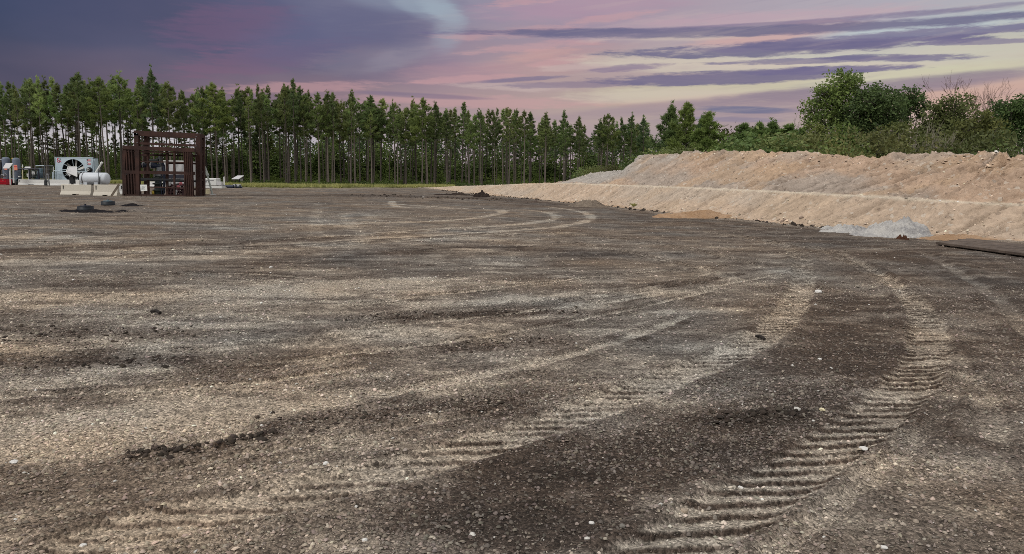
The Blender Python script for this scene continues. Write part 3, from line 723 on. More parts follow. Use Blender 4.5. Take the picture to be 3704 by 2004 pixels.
# ------------------------------------------------------------------ equipment on the far side of the pad
def gz_at(x, y):
    return float(ground(np.array([x], float), np.array([y], float))[0][0])
class Site:
    """local frame of a thing: P(px,py) in metres from its base point, x to the side and z up, at the depth of the base"""
    def __init__(s, px, py, Yd=None, lift=None):
        if Yd is None: p = gnd(px, py)
        else: p = at(px, py, Yd)
        s.loc = (p[0], p[1], 0.0 if lift is None else lift)
        s.Y = p[1]
    def __call__(s, px, py, dy=0.0):
        p = at(px, py, s.Y + dy)
        return (p[0] - s.loc[0], dy, p[2] - s.loc[2])
def panel_between(mb, a, b, c, d, th):
    """flat plate through four corner points, thickness th"""
    a, b, c, d = map(Vector, (a, b, c, d)); n = (b - a).cross(d - a).normalized() * th
    vs = [a, b, c, d, a + n, b + n, c + n, d + n]
    mb.add(vs, [(0, 1, 2, 3), (7, 6, 5, 4), (0, 4, 5, 1), (1, 5, 6, 2), (2, 6, 7, 3), (3, 7, 4, 0)]); return mb
def beam(mb, a, b, w, d=None):
    a, b = Vector(a), Vector(b); d = d or w
    dr = (b - a); L = dr.length; dr.normalize()
    q = dr.to_track_quat('X', 'Z').to_matrix()
    return mb.box((a + b) / 2, (L, d, w), q)

# --- concrete barriers
def barrier(site, x0, x1, z1, label, m_, rz=0.0, slots=True):
    t = thing('concrete_barrier', label, 'barrier', site.loc, rz, 'concrete barriers round the equipment')
    h = z1
    prof = [(-.30, 0), (-.30, .07 * h / .9), (-.15, .32 * h / .9), (-.10, h - .03), (-.07, h), (.07, h), (.10, h - .03), (.15, .32 * h / .9), (.30, .07 * h / .9), (.30, 0)]
    b = MB(); L = x1 - x0
    if slots:       # drainage slot under the middle
        m0, m1 = x0 + L * .40, x0 + L * .62
        b.prism(prof, x0, m0, 'X'); b.prism(prof, m1, x1, 'X')
        b.prism([(y, max(z, .10)) for y, z in prof[1:-1]], m0, m1, 'X')
    else: b.prism(prof, x0, x1, 'X')
    b.build('barrier_body', m_, t)
    k = MB(); k.box((x0 + .22, -.125, h * .72), (.055, .06, h * .36)); k.build('slot', M['dark'], t)  # solid dark bar: the shade inside a slot put into its colour
    for x in (x0 + L * .28, x1 - L * .28): MB().path([(x - .09, 0, h - .01), (x - .09, 0, h + .07), (x + .09, 0, h + .07), (x + .09, 0, h - .01)], .012, 6).build('lifting_loop', M['steel'], t)
    return t
sB = Site(282, 705)
z_ = sB(282, 667.5)[2]
barrier(sB, sB(223, 700)[0], sB(335, 700)[0], z_, 'cream concrete barrier in front of the white tank, slot at its outer end', M['concrete'], R(-3))
sB2 = Site(383, 708.5)
barrier(sB2, sB2(341, 700)[0], sB2(432, 700)[0], sB2(383, 668)[2], 'cream concrete barrier beside the rusty frame with a plank leaning on it', M['concrete'], R(-6))
sB3 = Site(447, 703)
barrier(sB3, sB3(434, 700)[0], sB3(462, 700)[0], sB3(447, 668)[2], 'short grey concrete barrier tucked behind the rusty frame edge', M['concrete_b'], R(14), False)
sF = Site(116, 669.5)
barrier(sF, sF(69, 660)[0], sF(162, 660)[0], sF(116, 649.5)[2], 'whitish concrete barrier in front of the pump skid near the grey vessels', M['concrete_b'], R(1))
sF2 = Site(226, 671.5)
barrier(sF2, sF2(169, 660)[0], sF2(288, 660)[0], sF2(226, 650)[2], 'long whitish concrete barrier in front of the big fan cooler', M['concrete_b'], R(1), False)
sF3 = Site(566, 676)
barrier(sF3, sF3(532, 670)[0], sF3(600, 670)[0], sF3(566, 657)[2], 'whitish concrete barrier seen through the rusty frame', M['concrete_b'], 0)
# plank leaning on the second barrier
sP = Site(401, 710)
t = thing('plank', 'grey-brown wooden plank leaning slantwise on the cream barrier', 'plank', sP.loc)
beam(MB(), sP(403, 709, -.45), sP(431, 667, -.18), .18, .05).build('plank_board', M['plank'], t)

# --- fan cooler
s = Site(272, 671.5, None); s = Site(272, gnd_y := 670.5, 119.0)
t = thing('fan_cooler', 'big pale blue-grey fan cooler with a round black fan opening and flags', 'fan cooler', s.loc)
x0, x1 = s(201, 600)[0], s(337, 600)[0]; zt0, zt1 = s(201, 568)[2], s(337, 572)[2]
cx, _, cz = s(266, 617); rr = s(307, 617)[0] - cx
N = 72; b = MB(); vs, fs = [], []
for y in (0.0, 0.12):
    for i in range(N):
        a_ = 2 * math.pi * (i + .5) / N; ca, sa = math.cos(a_), math.sin(a_)
        vs.append((cx + rr * ca, y, cz + rr * sa))
    for i in range(N):
        a_ = 2 * math.pi * (i + .5) / N; ca, sa = math.cos(a_), math.sin(a_)
        k = 1e9
        if ca > 1e-6: k = min(k, (x1 - cx) / ca)
        if ca < -1e-6: k = min(k, (x0 - cx) / ca)
        if sa > 1e-6: k = min(k, (zt0 - .08 - cz) / sa)
        if sa < -1e-6: k = min(k, (0.15 - cz) / sa)
        vs.append((cx + k * ca, y, cz + k * sa))
for i in range(N):
    j = (i + 1) % N
    fs += [(i, j, N + j, N + i), (2 * N + i, 3 * N + i, 3 * N + j, 2 * N + j), (i, 2 * N + i, 2 * N + j, j), (N + i, N + j, 3 * N + j, 3 * N + i)]
b.add(vs, fs)
# corners of the face plate are cut by the radial layout: fill them
for (qx, qz) in ((x0, zt0 - .08), (x1, zt0 - .08), (x0, .15), (x1, .15)):
    sxn = .35 if qx == x0 else -.35; szn = .35 if qz < 1 else -.35
    b.box((qx + sxn / 2, .06, qz + szn / 2), (.35, .116, .35))
b.build('face_plate', M['galv'], t)
b = MB(); b.box(((x0 + x1) / 2, .05, zt0 - .03), (x1 - x0 + .1, .2, .10)); b.box((x0, .05, zt0 / 2), (.10, .2, zt0 - .2)); b.build('face_border', M['galv'], t)
b = MB(); D = 1.5
b.box(((x0 + x1) / 2, D, zt0 / 2), (x1 - x0, .1, zt0 - .2)); b.box((x0 + .04, D / 2, zt0 / 2), (.06, D, zt0 - .25)); b.box(((x0 + x1) / 2, D / 2, zt0 - .1), (x1 - x0, D, .06)); b.box((x1 - .04, D / 2 + .1, zt1 / 2), (.06, D - .2, zt1 - .25))
b.build('housing', M['galv'], t)
b = MB(); b.lathe([(0.0, 1.2), (rr * 1.04, 1.2), (rr * 1.04, .13)], 'Y', (cx, 0, cz), 48); b.build('fan_shroud', M['dark'], t)
for i in range(6):
    a_ = R(82 + 60 * i); u = Vector((math.cos(a_), 0, math.sin(a_))); w = Vector((-math.sin(a_), 0, math.cos(a_)))
    c0 = Vector((cx, .55, cz)); r0, r1 = rr * .22, rr * .95
    pts = [c0 + u * r0 - w * .14 + Vector((0, -.07, 0)), c0 + u * r1 - w * .20 + Vector((0, -.05, 0)), c0 + u * r1 + w * .22 + Vector((0, .14, 0)), c0 + u * r0 + w * .14 + Vector((0, .10, 0))]
    panel_between(MB(), *pts, .03).build('fan_blade', M['blade'], t)
b = MB(); b.lathe([(0, .3), (.35, .3), (.35, .8), (0, .8)], 'Y', (cx, 0, cz), 24); b.build('fan_hub', M['steel'], t)
b = MB()
for a_ in (92, 35, 145, -20, -70, 210, 250):
    u = Vector((math.cos(R(a_)), 0, math.sin(R(a_)))); b.tube(Vector((cx, .06, cz)) + u * .2, Vector((cx, .06, cz)) + u * rr * 1.01, .035, n=6)
b.tube((cx - rr, .06, cz + .10), (cx + rr, .06, cz + .10), .05, n=6); b.tube((cx - rr, .06, cz - .12), (cx + rr, .06, cz - .12), .05, n=6)
b.lathe([(rr * 1.0, .0), (rr * 1.04, -.03), (rr * 1.0, -.06)], 'Y', (cx, .05, cz), 64)
b.build('fan_guard', M['galv'], t)
# marks on the face: red emblem and two flags
ex, _, ez = s(208, 587); k = s(222, 587)[0] - ex
em = MB(); em.path([(ex + .40 * k, -.02, ez + .95 * k), (ex + .05 * k, -.02, ez + .95 * k), (ex + .05 * k, -.02, ez + .55 * k), (ex + .40 * k, -.02, ez + .55 * k)], .045, 6)
em.path([(ex + .05 * k, -.02, ez + .42 * k), (ex + .05 * k, -.02, ez + .02 * k), (ex + .50 * k, -.02, ez + .02 * k), (ex + .50 * k, -.02, ez + .45 * k)], .045, 6)
em.path([(ex + .62 * k, -.02, ez + .55 * k), (ex + .95 * k, -.02, ez + .05 * k)], .05, 6); eo = em.build('emblem', M['flagred'], t)
em = MB(); em.box((ex + .78 * k, -.02, ez + .85 * k), (.36 * k, .03, .22 * k)); em.build('emblem_bar', M['navy'], eo)
fx0, _, fz0 = s(314, 583); fx1 = s(328, 583)[0]; fw = fx1 - fx0; fz = s(314, 576)[2]; fh = .34
fl = MB()
for i in range(4): fl.box((fx0 + fw / 2, -.012, fz - .04 - i * .085), (fw, .02, .045))
fo = fl.build('striped_flag', M['flagred'], t)
MB().box((fx0 + fw / 2, -.004, fz - .16), (fw + .02, .02, fh)).build('flag_ground', M['white'], fo)
MB().box((fx0 + fw * .2, -.026, fz - .09), (fw * .4, .02, .18)).build('flag_canton', M['navy'], fo)
z2 = fz - .50
fo = MB().box((fx0 + fw * .66, -.012, z2 - .24), (fw * .66, .02, .16)).build('lone_star_flag', M['flagred'], t)
MB().box((fx0 + fw * .66, -.012, z2 - .08), (fw * .66, .02, .155)).build('flag_white_bar', M['white'], fo)
MB().box((fx0 + fw * .165, -.012, z2 - .16), (fw * .33, .02, .32)).build('flag_blue_bar', M['navy'], fo)
star = [(fx0 + fw * .165 + r_ * math.sin(i * math.pi / 5), z2 - .16 + r_ * math.cos(i * math.pi / 5)) for i, r_ in zip(range(10), [.085, .034] * 5)]
st_ = MB(); st_.prism(star, -.036, -.022); st_.build('flag_star', M['white'], fo)
sx0, _, _ = s(336, 600); b = MB(); b.box((sx0 + .12, .35, zt1 / 2), (.30, .5, zt1 - .25)); b.tube((sx0 - .15, -.05, 1.0), (sx0 - .15, -.05, zt1 - .2), .07); b.tube((sx0 + .08, -.05, 1.0), (sx0 + .08, -.05, zt1 - .25), .09)
b.build('header_pipe', M['galv'], t)
mx, _, mz = s(326, 614); b = MB(); b.lathe([(0, -.5), (.33, -.5), (.40, -.35), (.40, .0)], 'Y', (mx, 0, mz), 20); b.box((mx, -.22, mz - .42), (.95, .4, .14)); b.build('drive_motor', M['black'], t)
b = MB(); b.lathe([(.13, -.53), (.2, -.54), (.2, -.52), (.13, -.51)], 'Y', (mx - .02, 0, mz), 16); b.build('motor_ring', M['white'], t)
b = MB(); hx0, _, hz0 = s(200, 617); b.path([(hx0, -.5, 0), (hx0, -.5, hz0), (hx0 + 1.1, -.5, hz0)], .05, 8); b.path([(hx0 + .28, -.5, 0), (hx0 + .28, -.5, hz0 - .12), (hx0 + 2.6, -.5, hz0 - .12)], .05, 8); b.build('handrail', M['galv'], t)
# vent post beside it
s = Site(193, 670, 118.0); t = thing('vent_post', 'thin grey vent post with a white tip beside the fan cooler', 'post', s.loc)
MB().tube((0, 0, 0), s(193, 622), .14, .14, 12).build('post_body', M['galv'], t); MB().tube(s(193, 622), s(193, 603), .06, .05, 8).build('white_tip', M['white'], t)

# --- white horizontal tank on a stand
s = Site(330, 688, 86.0); t = thing('storage_tank', 'white horizontal cylinder tank in front of the fan cooler', 'tank', s.loc)
xa, xb = s(286, 646)[0], s(376, 646)[0]; cz = s(330, 646)[2]; rd = (s(330, 624)[2] - s(330, 668)[2]) / 2
b = MB(); b.lathe([(0, xa - .16), (rd * .5, xa - .14), (rd * .88, xa - .05), (rd, xa + .08), (rd, xb - .08), (rd * .88, xb + .05), (rd * .5, xb + .14), (0, xb + .16)], 'X', (0, .7, cz), 36); b.build('tank_shell', M['whitetank'], t)
b = MB(); b.lathe([(rd + .01, xa + .22), (rd + .03, xa + .24), (rd + .03, xa + .32), (rd + .01, xa + .34)], 'X', (0, .7, cz), 36); b.build('strap_band', M['steel'], t)
for x in (s(305, 660)[0], s(344, 660)[0]):
    MB().box((x, .7, (cz - rd * .55) / 2 + .02), (.40, 1.1, cz - rd * .55)).build('saddle', M['whitetank'], t)
b = MB(); b.box((s(326, 666)[0], .0, cz - rd - .03), (.5, .2, .14)); b.build('drain_valve', M['black'], t)
b = MB(); a0 = s(358, 667); a1 = s(358, 612); b.tube((a0[0], -.08, 0), (a1[0], -.08, a1[2]), .03, n=6); b.tube((a0[0] + .1, -.08, 0), (a1[0] + .02, -.08, a1[2] - .8), .03, n=6); b.build('gauge_pole', M['black'], t)
b = MB(); b.tube(s(346, 625, .7), s(369, 588, .7), .115, .10, 12); b.tube(s(366, 592, .7), s(370, 586.5, .7), .15, .13, 12); b.build('vent_pipe', M['white'], t)
b = MB()
for px in (354, 358, 362): b.tube(s(px, 624, 1.2), s(px, 608, 1.2), .03, n=6)
b.tube(s(353, 613, 1.2), s(363, 613, 1.2), .03, n=6); b.build('guard_rail', M['steel'], t)

def solar(px, py, Yd, quad, label, posts, post_m, group='solar panels on posts', th=.07, extra=None):
    s = Site(px, py, Yd); t = thing('solar_panel', label, 'solar panel', s.loc, 0, group)
    q = [s(a, b_, c_) for a, b_, c_ in quad]
    po = panel_between(MB(), *q, th).build('panel', M['panel'], t)
    m_ = MB()
    for i in range(4): beam(m_, Vector(q[i]) + Vector((0, -.02, .01)), Vector(q[(i + 1) % 4]) + Vector((0, -.02, .01)), .06, .06)
    m_.build('panel_frame', M['white'], po)
    for (a, b_, c_, d_, rad, dy) in posts:
        p1 = s(c_, d_, dy); p0 = s(a, b_, dy); MB().tube((p0[0], dy, max(p0[2], 0)), p1, rad, rad, 10).build('post', post_m, t)
    return s, t
s, t = solar(261, 689, 84.0, [(247, 603, .3), (278, 603, .3), (279, 639, -.5), (240, 622, -.3)], 'pale solar panel on a black post in front of the fan opening', [(262, 690, 262, 630, .12, .1)], M['black'])
b = MB(); b.box(s(262, 652, 0), (.46, .4, .75)); b.box(s(262, 634, -.05), (.75, .4, .24)); b.box(s(270, 640, .1), (.3, .4, .4)); b.build('battery_box', M['black'], t)
b = MB(); panel_between(b, s(240, 622, -.35), s(255, 617, -.1), s(259, 628, -.2), s(252, 639, -.45), .05); b.build('side_flap', M['panel'], t)
solar(40, 670, 112.0, [(11, 609, -.6), (34, 609, -.6), (46, 591, .4), (22, 591, .4)], 'white tilted solar panel over the red bin by the grey vessels', [(38, 668, 36, 608, .10, -.3), (50, 662, 47, 597, .10, .4)], M['white'])
solar(100, 668, 116.0, [(88, 615, -.4), (108, 612, -.4), (111, 604, .4), (91, 604, .4)], 'small white solar panel beside the black pipe barrier', [(104, 668, 103, 612, .08, 0), (103, 640, 101, 628, .2, .1)], M['white'])
solar(866, 678, 128.0, [(838, 648, -.6), (864, 648, -.6), (882, 636, .5), (859, 636, .5)], 'lone white tilted solar panel standing in the yellow weeds', [(867, 680, 867, 645, .07, 0)], M['black'])
s = Site(872, 678, 128.0); t = thing('control_box', 'little pale control box behind the lone solar panel post', 'box', s.loc); b = MB(); b.box(s(872, 650, .4), (.42, .3, .36), None, .03); b.build('box_body', M['panel'], t); MB().tube((s(872, 650)[0], .4, 0), s(872, 653, .4), .03, n=6).build('box_post', M['steel'], t)

# --- two grey vessels
def vessel(px, w, top, base, label):
    s = Site(px, base, 116.0); t = thing('pressure_vessel', label, 'vessel', s.loc, 0, 'grey pressure vessels')
    r_ = s(px + w / 2, base)[0]; zt = s(px, top)[2]; z0 = .45
    b = MB(); b.lathe([(0, z0 - .25), (r_ * .6, z0 - .2), (r_ * .95, z0), (r_, z0 + .1), (r_, zt - .40), (r_ * .94, zt - .22), (r_ * .75, zt - .09), (r_ * .45, zt - .02), (0, zt)], 'Z', (0, 0, 0), 32); b.build('shell', M['vessel'], t)
    b = MB(); b.lathe([(r_ * .8, 0), (r_ * .8, z0)], 'Z', (0, 0, 0), 24); b.build('skirt', M['vessel'], t)
    MB().tube((0, -r_ * 1.15, zt * .55), (0, -r_ * .9, zt * .55), .16, n=12).build('nozzle', M['vessel'], t); MB().tube((r_ * .9, -.1, zt * .3), (r_ * 1.3, -.1, zt * .3), .09, n=10).build('nozzle', M['vessel'], t)
    return s, t
vessel(28, 26, 568, 669, 'slate grey vessel with rounded top behind the tilted solar panel')
vessel(64.5, 25.5, 570.5, 669, 'slate grey vessel with rounded top standing clear beside its twin')
s = Site(46, 669, 116.0); t = thing('valve_riser', 'thin riser with a yellow valve between the two grey vessels', 'riser', s.loc)
MB().tube((0, 0, 0), s(46, 576), .06, n=8).build('riser_pipe', M['dkgreen'], t); b = MB(); b.lathe([(0, 0), (.12, .02), (.16, .12), (.12, .24), (0, .26)], 'Z', s(46, 577), 12); b.build('yellow_valve', M['yellow'], t); MB().tube(s(46, 592), s(51, 592), .08, n=8).build('cross_pipe', M['steel'], t)
s = Site(5, 669, 116.0); t = thing('pipe_rack', 'dark pipe rack with grey riser at the frame edge beside the vessels', 'pipe rack', s.loc)
b = MB(); b.tube(s(-20, 578.5), s(9, 578.5), .11, n=10); b.tube(s(-20, 588), s(12, 588), .10, n=10); b.build('pipe_run', M['steel'], t)
MB().tube((s(10.5, 600)[0], 0, 0), s(10.5, 569), .08, n=10).build('riser', M['steel'], t)
b = MB(); b.box(s(-4, 600), (1.3, .8, 1.2), None, .05); b.build('dark_unit', M['black'], t); b = MB(); b.box((s(-4, 600)[0], 0, s(0, 612)[2] / 2), (.3, .3, s(0, 612)[2])); b.build('pedestal', M['black'], t)
for px, py in ((21, 610), (56, 606)):
    s = Site(px, 669, 113.5); t = thing('warning_sign', 'small orange-pink notice in front of the %s grey vessel' % ('shaded' if px == 21 else 'clear-standing'), 'sign', s.loc, 0)
    b = MB(); b.box(s(px, py), (.55 if px > 30 else .42, .03, .8 if px > 30 else .36)); b.build('sign_plate', M['orange'], t); MB().tube((0, .06, 0), (0, .06, s(px, py)[2] + .15), .025, n=6).build('sign_post', M['steel'], t)
    b = MB(); b.box(s(px, py - (3.2 if px > 30 else 1)), (.4, .045, .1)); b.build('sign_print', M['flagred'], t)

# --- red bin
s = Site(15, 668.5); t = thing('metal_bin', 'glossy red metal bin under the tilted white solar panel', 'bin', s.loc)
x0, x1 = s(-14, 660)[0], s(33, 660)[0]; zt = s(15, 647.5)[2]
b = MB(); b.prism([(-.6, .06), (.6, .06), (.8, zt), (-.8, zt)], x0, x1, 'X'); b.build('bin_body', M['red'], t)
b = MB(); b.box(((x0 + x1) / 2, -.8, zt), (x1 - x0 + .06, .09, .10)); b.box(((x0 + x1) / 2, -.72, zt * .48), (x1 - x0, .08, .10)); b.build('bin_rim', M['red'], t)
for px in (7, 24): MB().lathe([(0, -.80), (.07, -.80), (.07, -.7)], 'Y', (s(px, 652)[0], -.02, s(px, 652)[2]), 12).build('reflector', M['pink'], t)
MB().box((x1 - .08, 0, .03), (.14, 1.1, .06)).build('skid', M['black'], t); MB().box((x0 + .1, 0, .03), (.14, 1.1, .06)).build('skid', M['black'], t)
b = MB(); b.path([s(4, 647, 0), s(4, 632, 0), s(15, 632, 0), s(15, 626, 0), s(26, 632, 0), s(26, 647, 0)], .05, 8); b.lathe([(0, 0), (.18, .02), (.18, .3), (0, .34)], 'Z', s(15, 640), 14); b.build('pipe_fitting', M['steel'], t)
# --- dark crates between bin and barrier
s = Site(54, 668.5, 114.5); t = thing('pump_unit', 'low dark green pump unit between the red bin and pale barrier', 'pump', s.loc)
b = MB(); b.box(s(54, 661), (1.15, .8, .55), None, .05); b.build('casing', M['dkgreen'], t); b = MB(); b.box((0, 0, .08), (1.4, .9, .16)); b.build('base_skid', M['black'], t)
b = MB(); b.lathe([(0, -.5), (.28, -.5), (.33, -.4), (.33, .3), (.25, .4)], 'X', s(54, 652), 18); b.build('motor', M['teal'], t); b = MB(); b.lathe([(0, -.06), (.11, -.06), (.11, .06), (0, .06)], 'Y', s(69, 639), 14); b.build('white_gauge', M['white'], t); MB().tube((s(69, 650)[0], 0, .2), s(69, 641), .03, n=6).build('gauge_stem', M['black'], t)
# --- posts, black pipe rack, notice, cage, pump skid
s = Site(82, 668, 116.0); t = thing('marker_post', 'slim white post in front of the clear-standing grey vessel', 'post', s.loc); MB().tube((0, 0, 0), s(81.5, 604), .09, .08, 10).build('post_body', M['cream'], t); MB().tube(s(81.5, 604), s(81.5, 595), .11, .04, 10).build('post_cap', M['white'], t)
s = Site(100, 668, 115.0); t = thing('pipe_barrier', 'black bent pipe barrier spanning from the vessel to pump skid', 'pipe barrier', s.loc)
for (a, b_) in ((107, 106), (140, 139)): MB().tube((s(a + 1.5, 660)[0], 0, 0), s(b_, 611), .12, n=10).build('leg', M['navy'], t)
MB().path([s(50, 610.5), s(75, 611), s(100, 610.5), s(107, 611)], .11, 10).build('pipe_run', M['navy'], t); MB().tube(s(106, 611), s(140, 611.5), .08, n=10).build('cross_bar', M['navy'], t)
s = Site(120, 668, 114.6); t = thing('notice_board', 'small white square notice on the black pipe barrier', 'sign', s.loc); b = MB(); b.box(s(120, 625.5), (.42, .03, .42)); b.build('board', M['white'], t); b = MB(); b.box(Vector(s(120, 626)) + Vector((0, -.02, 0)), (.22, .02, .2)); b.build('print', M['ink'], t); MB().tube((0, .05, 0), (0, .05, s(120, 622)[2]), .03, n=6).build('board_post', M['steel'], t)
s = Site(144, 670, 119.5); t = thing('wire_cage', 'see-through grey wire cage around the pump skid', 'cage', s.loc)
xa, xb = s(112, 660)[0], s(175, 660)[0]; zt = s(144, 598.5)[2]
b = MB()
for x in np.linspace(xa, xb, 26): b.tube((x, 1.5, .1), (x, 1.5, zt), .008, n=4, caps=False)
for z in np.linspace(.3, zt, 14): b.tube((xa, 1.5, z), (xb, 1.5, z), .008, n=4, caps=False)
b.build('wire_panel', M['steel'], t)
for x in (xa, (xa + xb) / 2, xb):
    MB().tube((x, 1.5, 0), (x, 1.5, zt), .05, n=8).build('cage_post', M['steel'], t)
MB().tube((xa, 1.5, zt), (xb, 1.5, zt), .06, n=8).build('top_rail', M['galv'], t); b = MB(); b.tube((xb, 1.5, zt), (xb, -.8, zt), .05); b.tube((xb, -.8, zt), (xb, -.8, 0), .05); b.build('side_rail', M['steel'], t)
s = Site(130, 669, 118.0); t = thing('pump_skid', 'blue-grey pump skid with motor inside the wire cage', 'pump skid', s.loc)
b = MB(); b.box((s(134, 660)[0], 0, .5), (3.1, 1.4, .3)); b.box((s(134, 660)[0], 0, .17), (3.1, .9, .34)); b.build('skid_base', M['teal'], t)
b = MB(); b.lathe([(0, 0), (.40, .05), (.40, 1.0), (.30, 1.15), (0, 1.2)], 'Z', Vector(s(146, 640)) + Vector((0, 0, -.2)), 22); b.box(Vector(s(146, 615)) , (.6, .55, .5), None, .05); b.build('motor', M['teal'], t)
b = MB()
for i in range(5): b.lathe([(.44, i * .16), (.47, i * .16 + .03), (.44, i * .16 + .06)], 'Z', Vector(s(146, 640)) + Vector((0, 0, -.05)), 20)
b.build('cooling_fins', M['vessel'], t)
b = MB(); b.path([s(114, 640), s(114, 618), s(126, 616), s(126, 640)], .09, 8); b.path([s(120, 640), s(133, 630), s(133, 645)], .10, 8); b.lathe([(0, -.4), (.22, -.4), (.22, .4), (0, .4)], 'X', s(124, 640), 16); b.build('pipework', M['dkgreen'], t)
b = MB(); b.lathe([(0, -.12), (.34, -.12), (.34, .12), (0, .12)], 'Y', s(134, 645), 18); b.build('pump_head', M['teal'], t); MB().tube(s(108, 648), s(160, 648), .07, n=8).build('skid_rail', M['steel'], t)
s = Site(165.5, 671.5); t = thing('delineator_drum', 'black and white striped marker drum between two whitish barriers', 'marker', s.loc)
b = MB(); b.lathe([(.24, 0), (.22, .12), (.2, .12), (.19, .75), (.1, .8), (0, .8)], 'Z', (0, 0, 0), 18); b.build('drum_body', M['black'], t)
for z in (.25, .52): MB().lathe([(.203 - z * .02, z), (.20 - z * .02, z + .13)], 'Z', (0, 0, 0), 18).build('white_band', M['white'], t)
MB().path([(0, .3, 0), (0, .3, 1.5), (.15, .3, 1.75), (.3, .3, 1.5), (.35, .3, 0)], .09, 8).build('hose_loop', M['steel'], t)

# --- rusty blast frame
s = Site(585, 708); RZ = R(4)
t = thing('blast_frame', 'rusty brown steel blast frame with ribbed doors around the wellhead', 'steel frame', s.loc)
fd = -1.1       # front plane; the tall frame stands behind
Rr = M['rust']
def pf(px, py): return s(px, py, fd)
def pr(px, py): return s(px, py, 1.1)
def fbeam(name, a, b_, w, d=None, m_=None): return beam(MB(), a, b_, w * 1.3, (d or w) * 1.15).build(name, m_ or Rr, t)
def corr(name, x0, x1, y, za0, za1, zb0, zb1, n, amp=.07):
    b = MB(); vs, fs = [], []
    prof = []
    for i in range(n):
        u0 = i / n; prof += [(u0, 0), (u0 + .40 / n, 0), (u0 + .52 / n, 1), (u0 + .88 / n, 1)]
    prof.append((1, 0))
    for (u, k) in prof:
        x = x0 + (x1 - x0) * u
        for dy in (0, .03):
            vs += [(x, y + k * amp * 2 + dy, za0 + (za1 - za0) * u), (x, y + k * amp * 2 + dy, zb0 + (zb1 - zb0) * u)]
    for i in range(len(prof) - 1):
        a = i * 4; c_ = a + 4
        fs += [(a, c_, c_ + 1, a + 1), (a + 2, a + 3, c_ + 3, c_ + 2), (a + 1, c_ + 1, c_ + 3, a + 3), (a, a + 2, c_ + 2, c_)]
    b.add(vs, fs); return b.build(name, Rr, t)
# lower front frame
a0, a1 = pf(450, 705), pf(450, 533)
fbeam('post', (a0[0], fd, 0), a1, .20)
fbeam('top_rail', pf(446, 533), pf(706, 544), .26, .3)
fbeam('top_rail', pf(456, 547), pf(672, 553), .10, .1)
fbeam('mid_rail', pf(450, 622), pf(704, 627), .22, .22)
fbeam('sill', (pf(452, 705)[0], fd, .06), (pf(704, 705)[0], fd, .06), .12, .2)
corr('ribbed_door', pf(454, 705)[0], pf(494, 705)[0], fd - .12, pf(454, 620)[2], pf(494, 621)[2], pf(454, 540)[2], pf(494, 542)[2], 4)
corr('ribbed_door', pf(457, 705)[0], pf(498, 705)[0], fd - .12, .1, .1, pf(457, 627)[2], pf(498, 628)[2], 4)
corr('ribbed_wall', pf(672, 705)[0], pf(705, 705)[0], fd - .16, .05, .05, pf(673, 543)[2], pf(703, 546)[2], 5, .03)
fbeam('post', (pf(500, 705)[0], fd, 0), pf(499, 540), .26)
for px, w in ((529, .13), (599, .15), (631, .12), (670, .14)):
    fbeam('post', (pf(px, 705)[0], fd + (.3 if px < 600 else 0), .05), Vector(pf(px, 545)) + Vector((0, .3 if px < 600 else 0, 0)), w)
fbeam('rail', pf(500, 584), pf(672, 587), .08, .08); fbeam('rail', pf(504, 646), pf(672, 652), .12, .1, M['black']); fbeam('rail', pf(530, 676), pf(672, 680), .08, .1)
b = MB(); b.tube(pf(452, 640), pf(463, 624), .05); b.lathe([(0, -.06), (.09, -.06), (.09, .06), (0, .06)], 'Y', pf(457, 629), 10); b.build('door_latch', M['steel'], t)
b = MB(); panel_between(b, pr(530, 538), pr(702, 541), s(702, 536, -1.05), s(530, 531, -1.05), .06); b.build('roof_sheet', mat('ochre_rust', (112, 88, 58), .9, 0, .3, 2, .1), t)
# tall rear frame: two planes joined by side rungs
pk = 2.0
def pq(px, py): return s(px, py, pk)
fbeam('post', (pr(496, 705)[0], 1.1, 0), pr(496, 482), .30)
fbeam('post', (pr(719, 705)[0], 1.1, 0), pr(719, 490), .34)
fbeam('post', (pq(531, 705)[0], pk, 0), pq(531, 490), .30, .3)
fbeam('post', (pq(735.5, 705)[0], pk, 0), pq(735.5, 494), .22, .26)
fbeam('top_beam', pr(487, 481), pr(727, 492), .34, .3); fbeam('top_beam', pq(525, 489), pq(740, 495), .26, .26)
fbeam('top_beam', pr(496, 483), pq(531, 489), .26, .22); fbeam('top_beam', pr(719, 491), pq(735.5, 494), .26, .22)
fbeam('cross_rail', pr(500, 518), pr(712, 527), .15, .15); fbeam('cross_rail', pr(500, 560), pr(712, 564), .12, .12); fbeam('cross_rail', pr(500, 651), pr(712, 656), .14, .12, M['black'])
fbeam('cross_rail', pr(600, 590), pr(718, 592), .12, .12); fbeam('cross_rail', pr(600, 682), pr(718, 685), .14, .12)
for py in (530, 561, 623, 653, 684): fbeam('rung', pr(724, py), pq(736, py - 2), .10, .10)
b = MB()
for px, py in ((499, 484), (500, 517), (713, 496), (713, 529), (713, 560)): b.lathe([(0, -.03), (.05, -.03), (.05, 0)], 'Y', Vector(pr(px, py)) + Vector((0, -.19, 0)), 8)
b.build('bolt_head', M['steel'], t)
t.rotation_euler = (0, 0, 0)
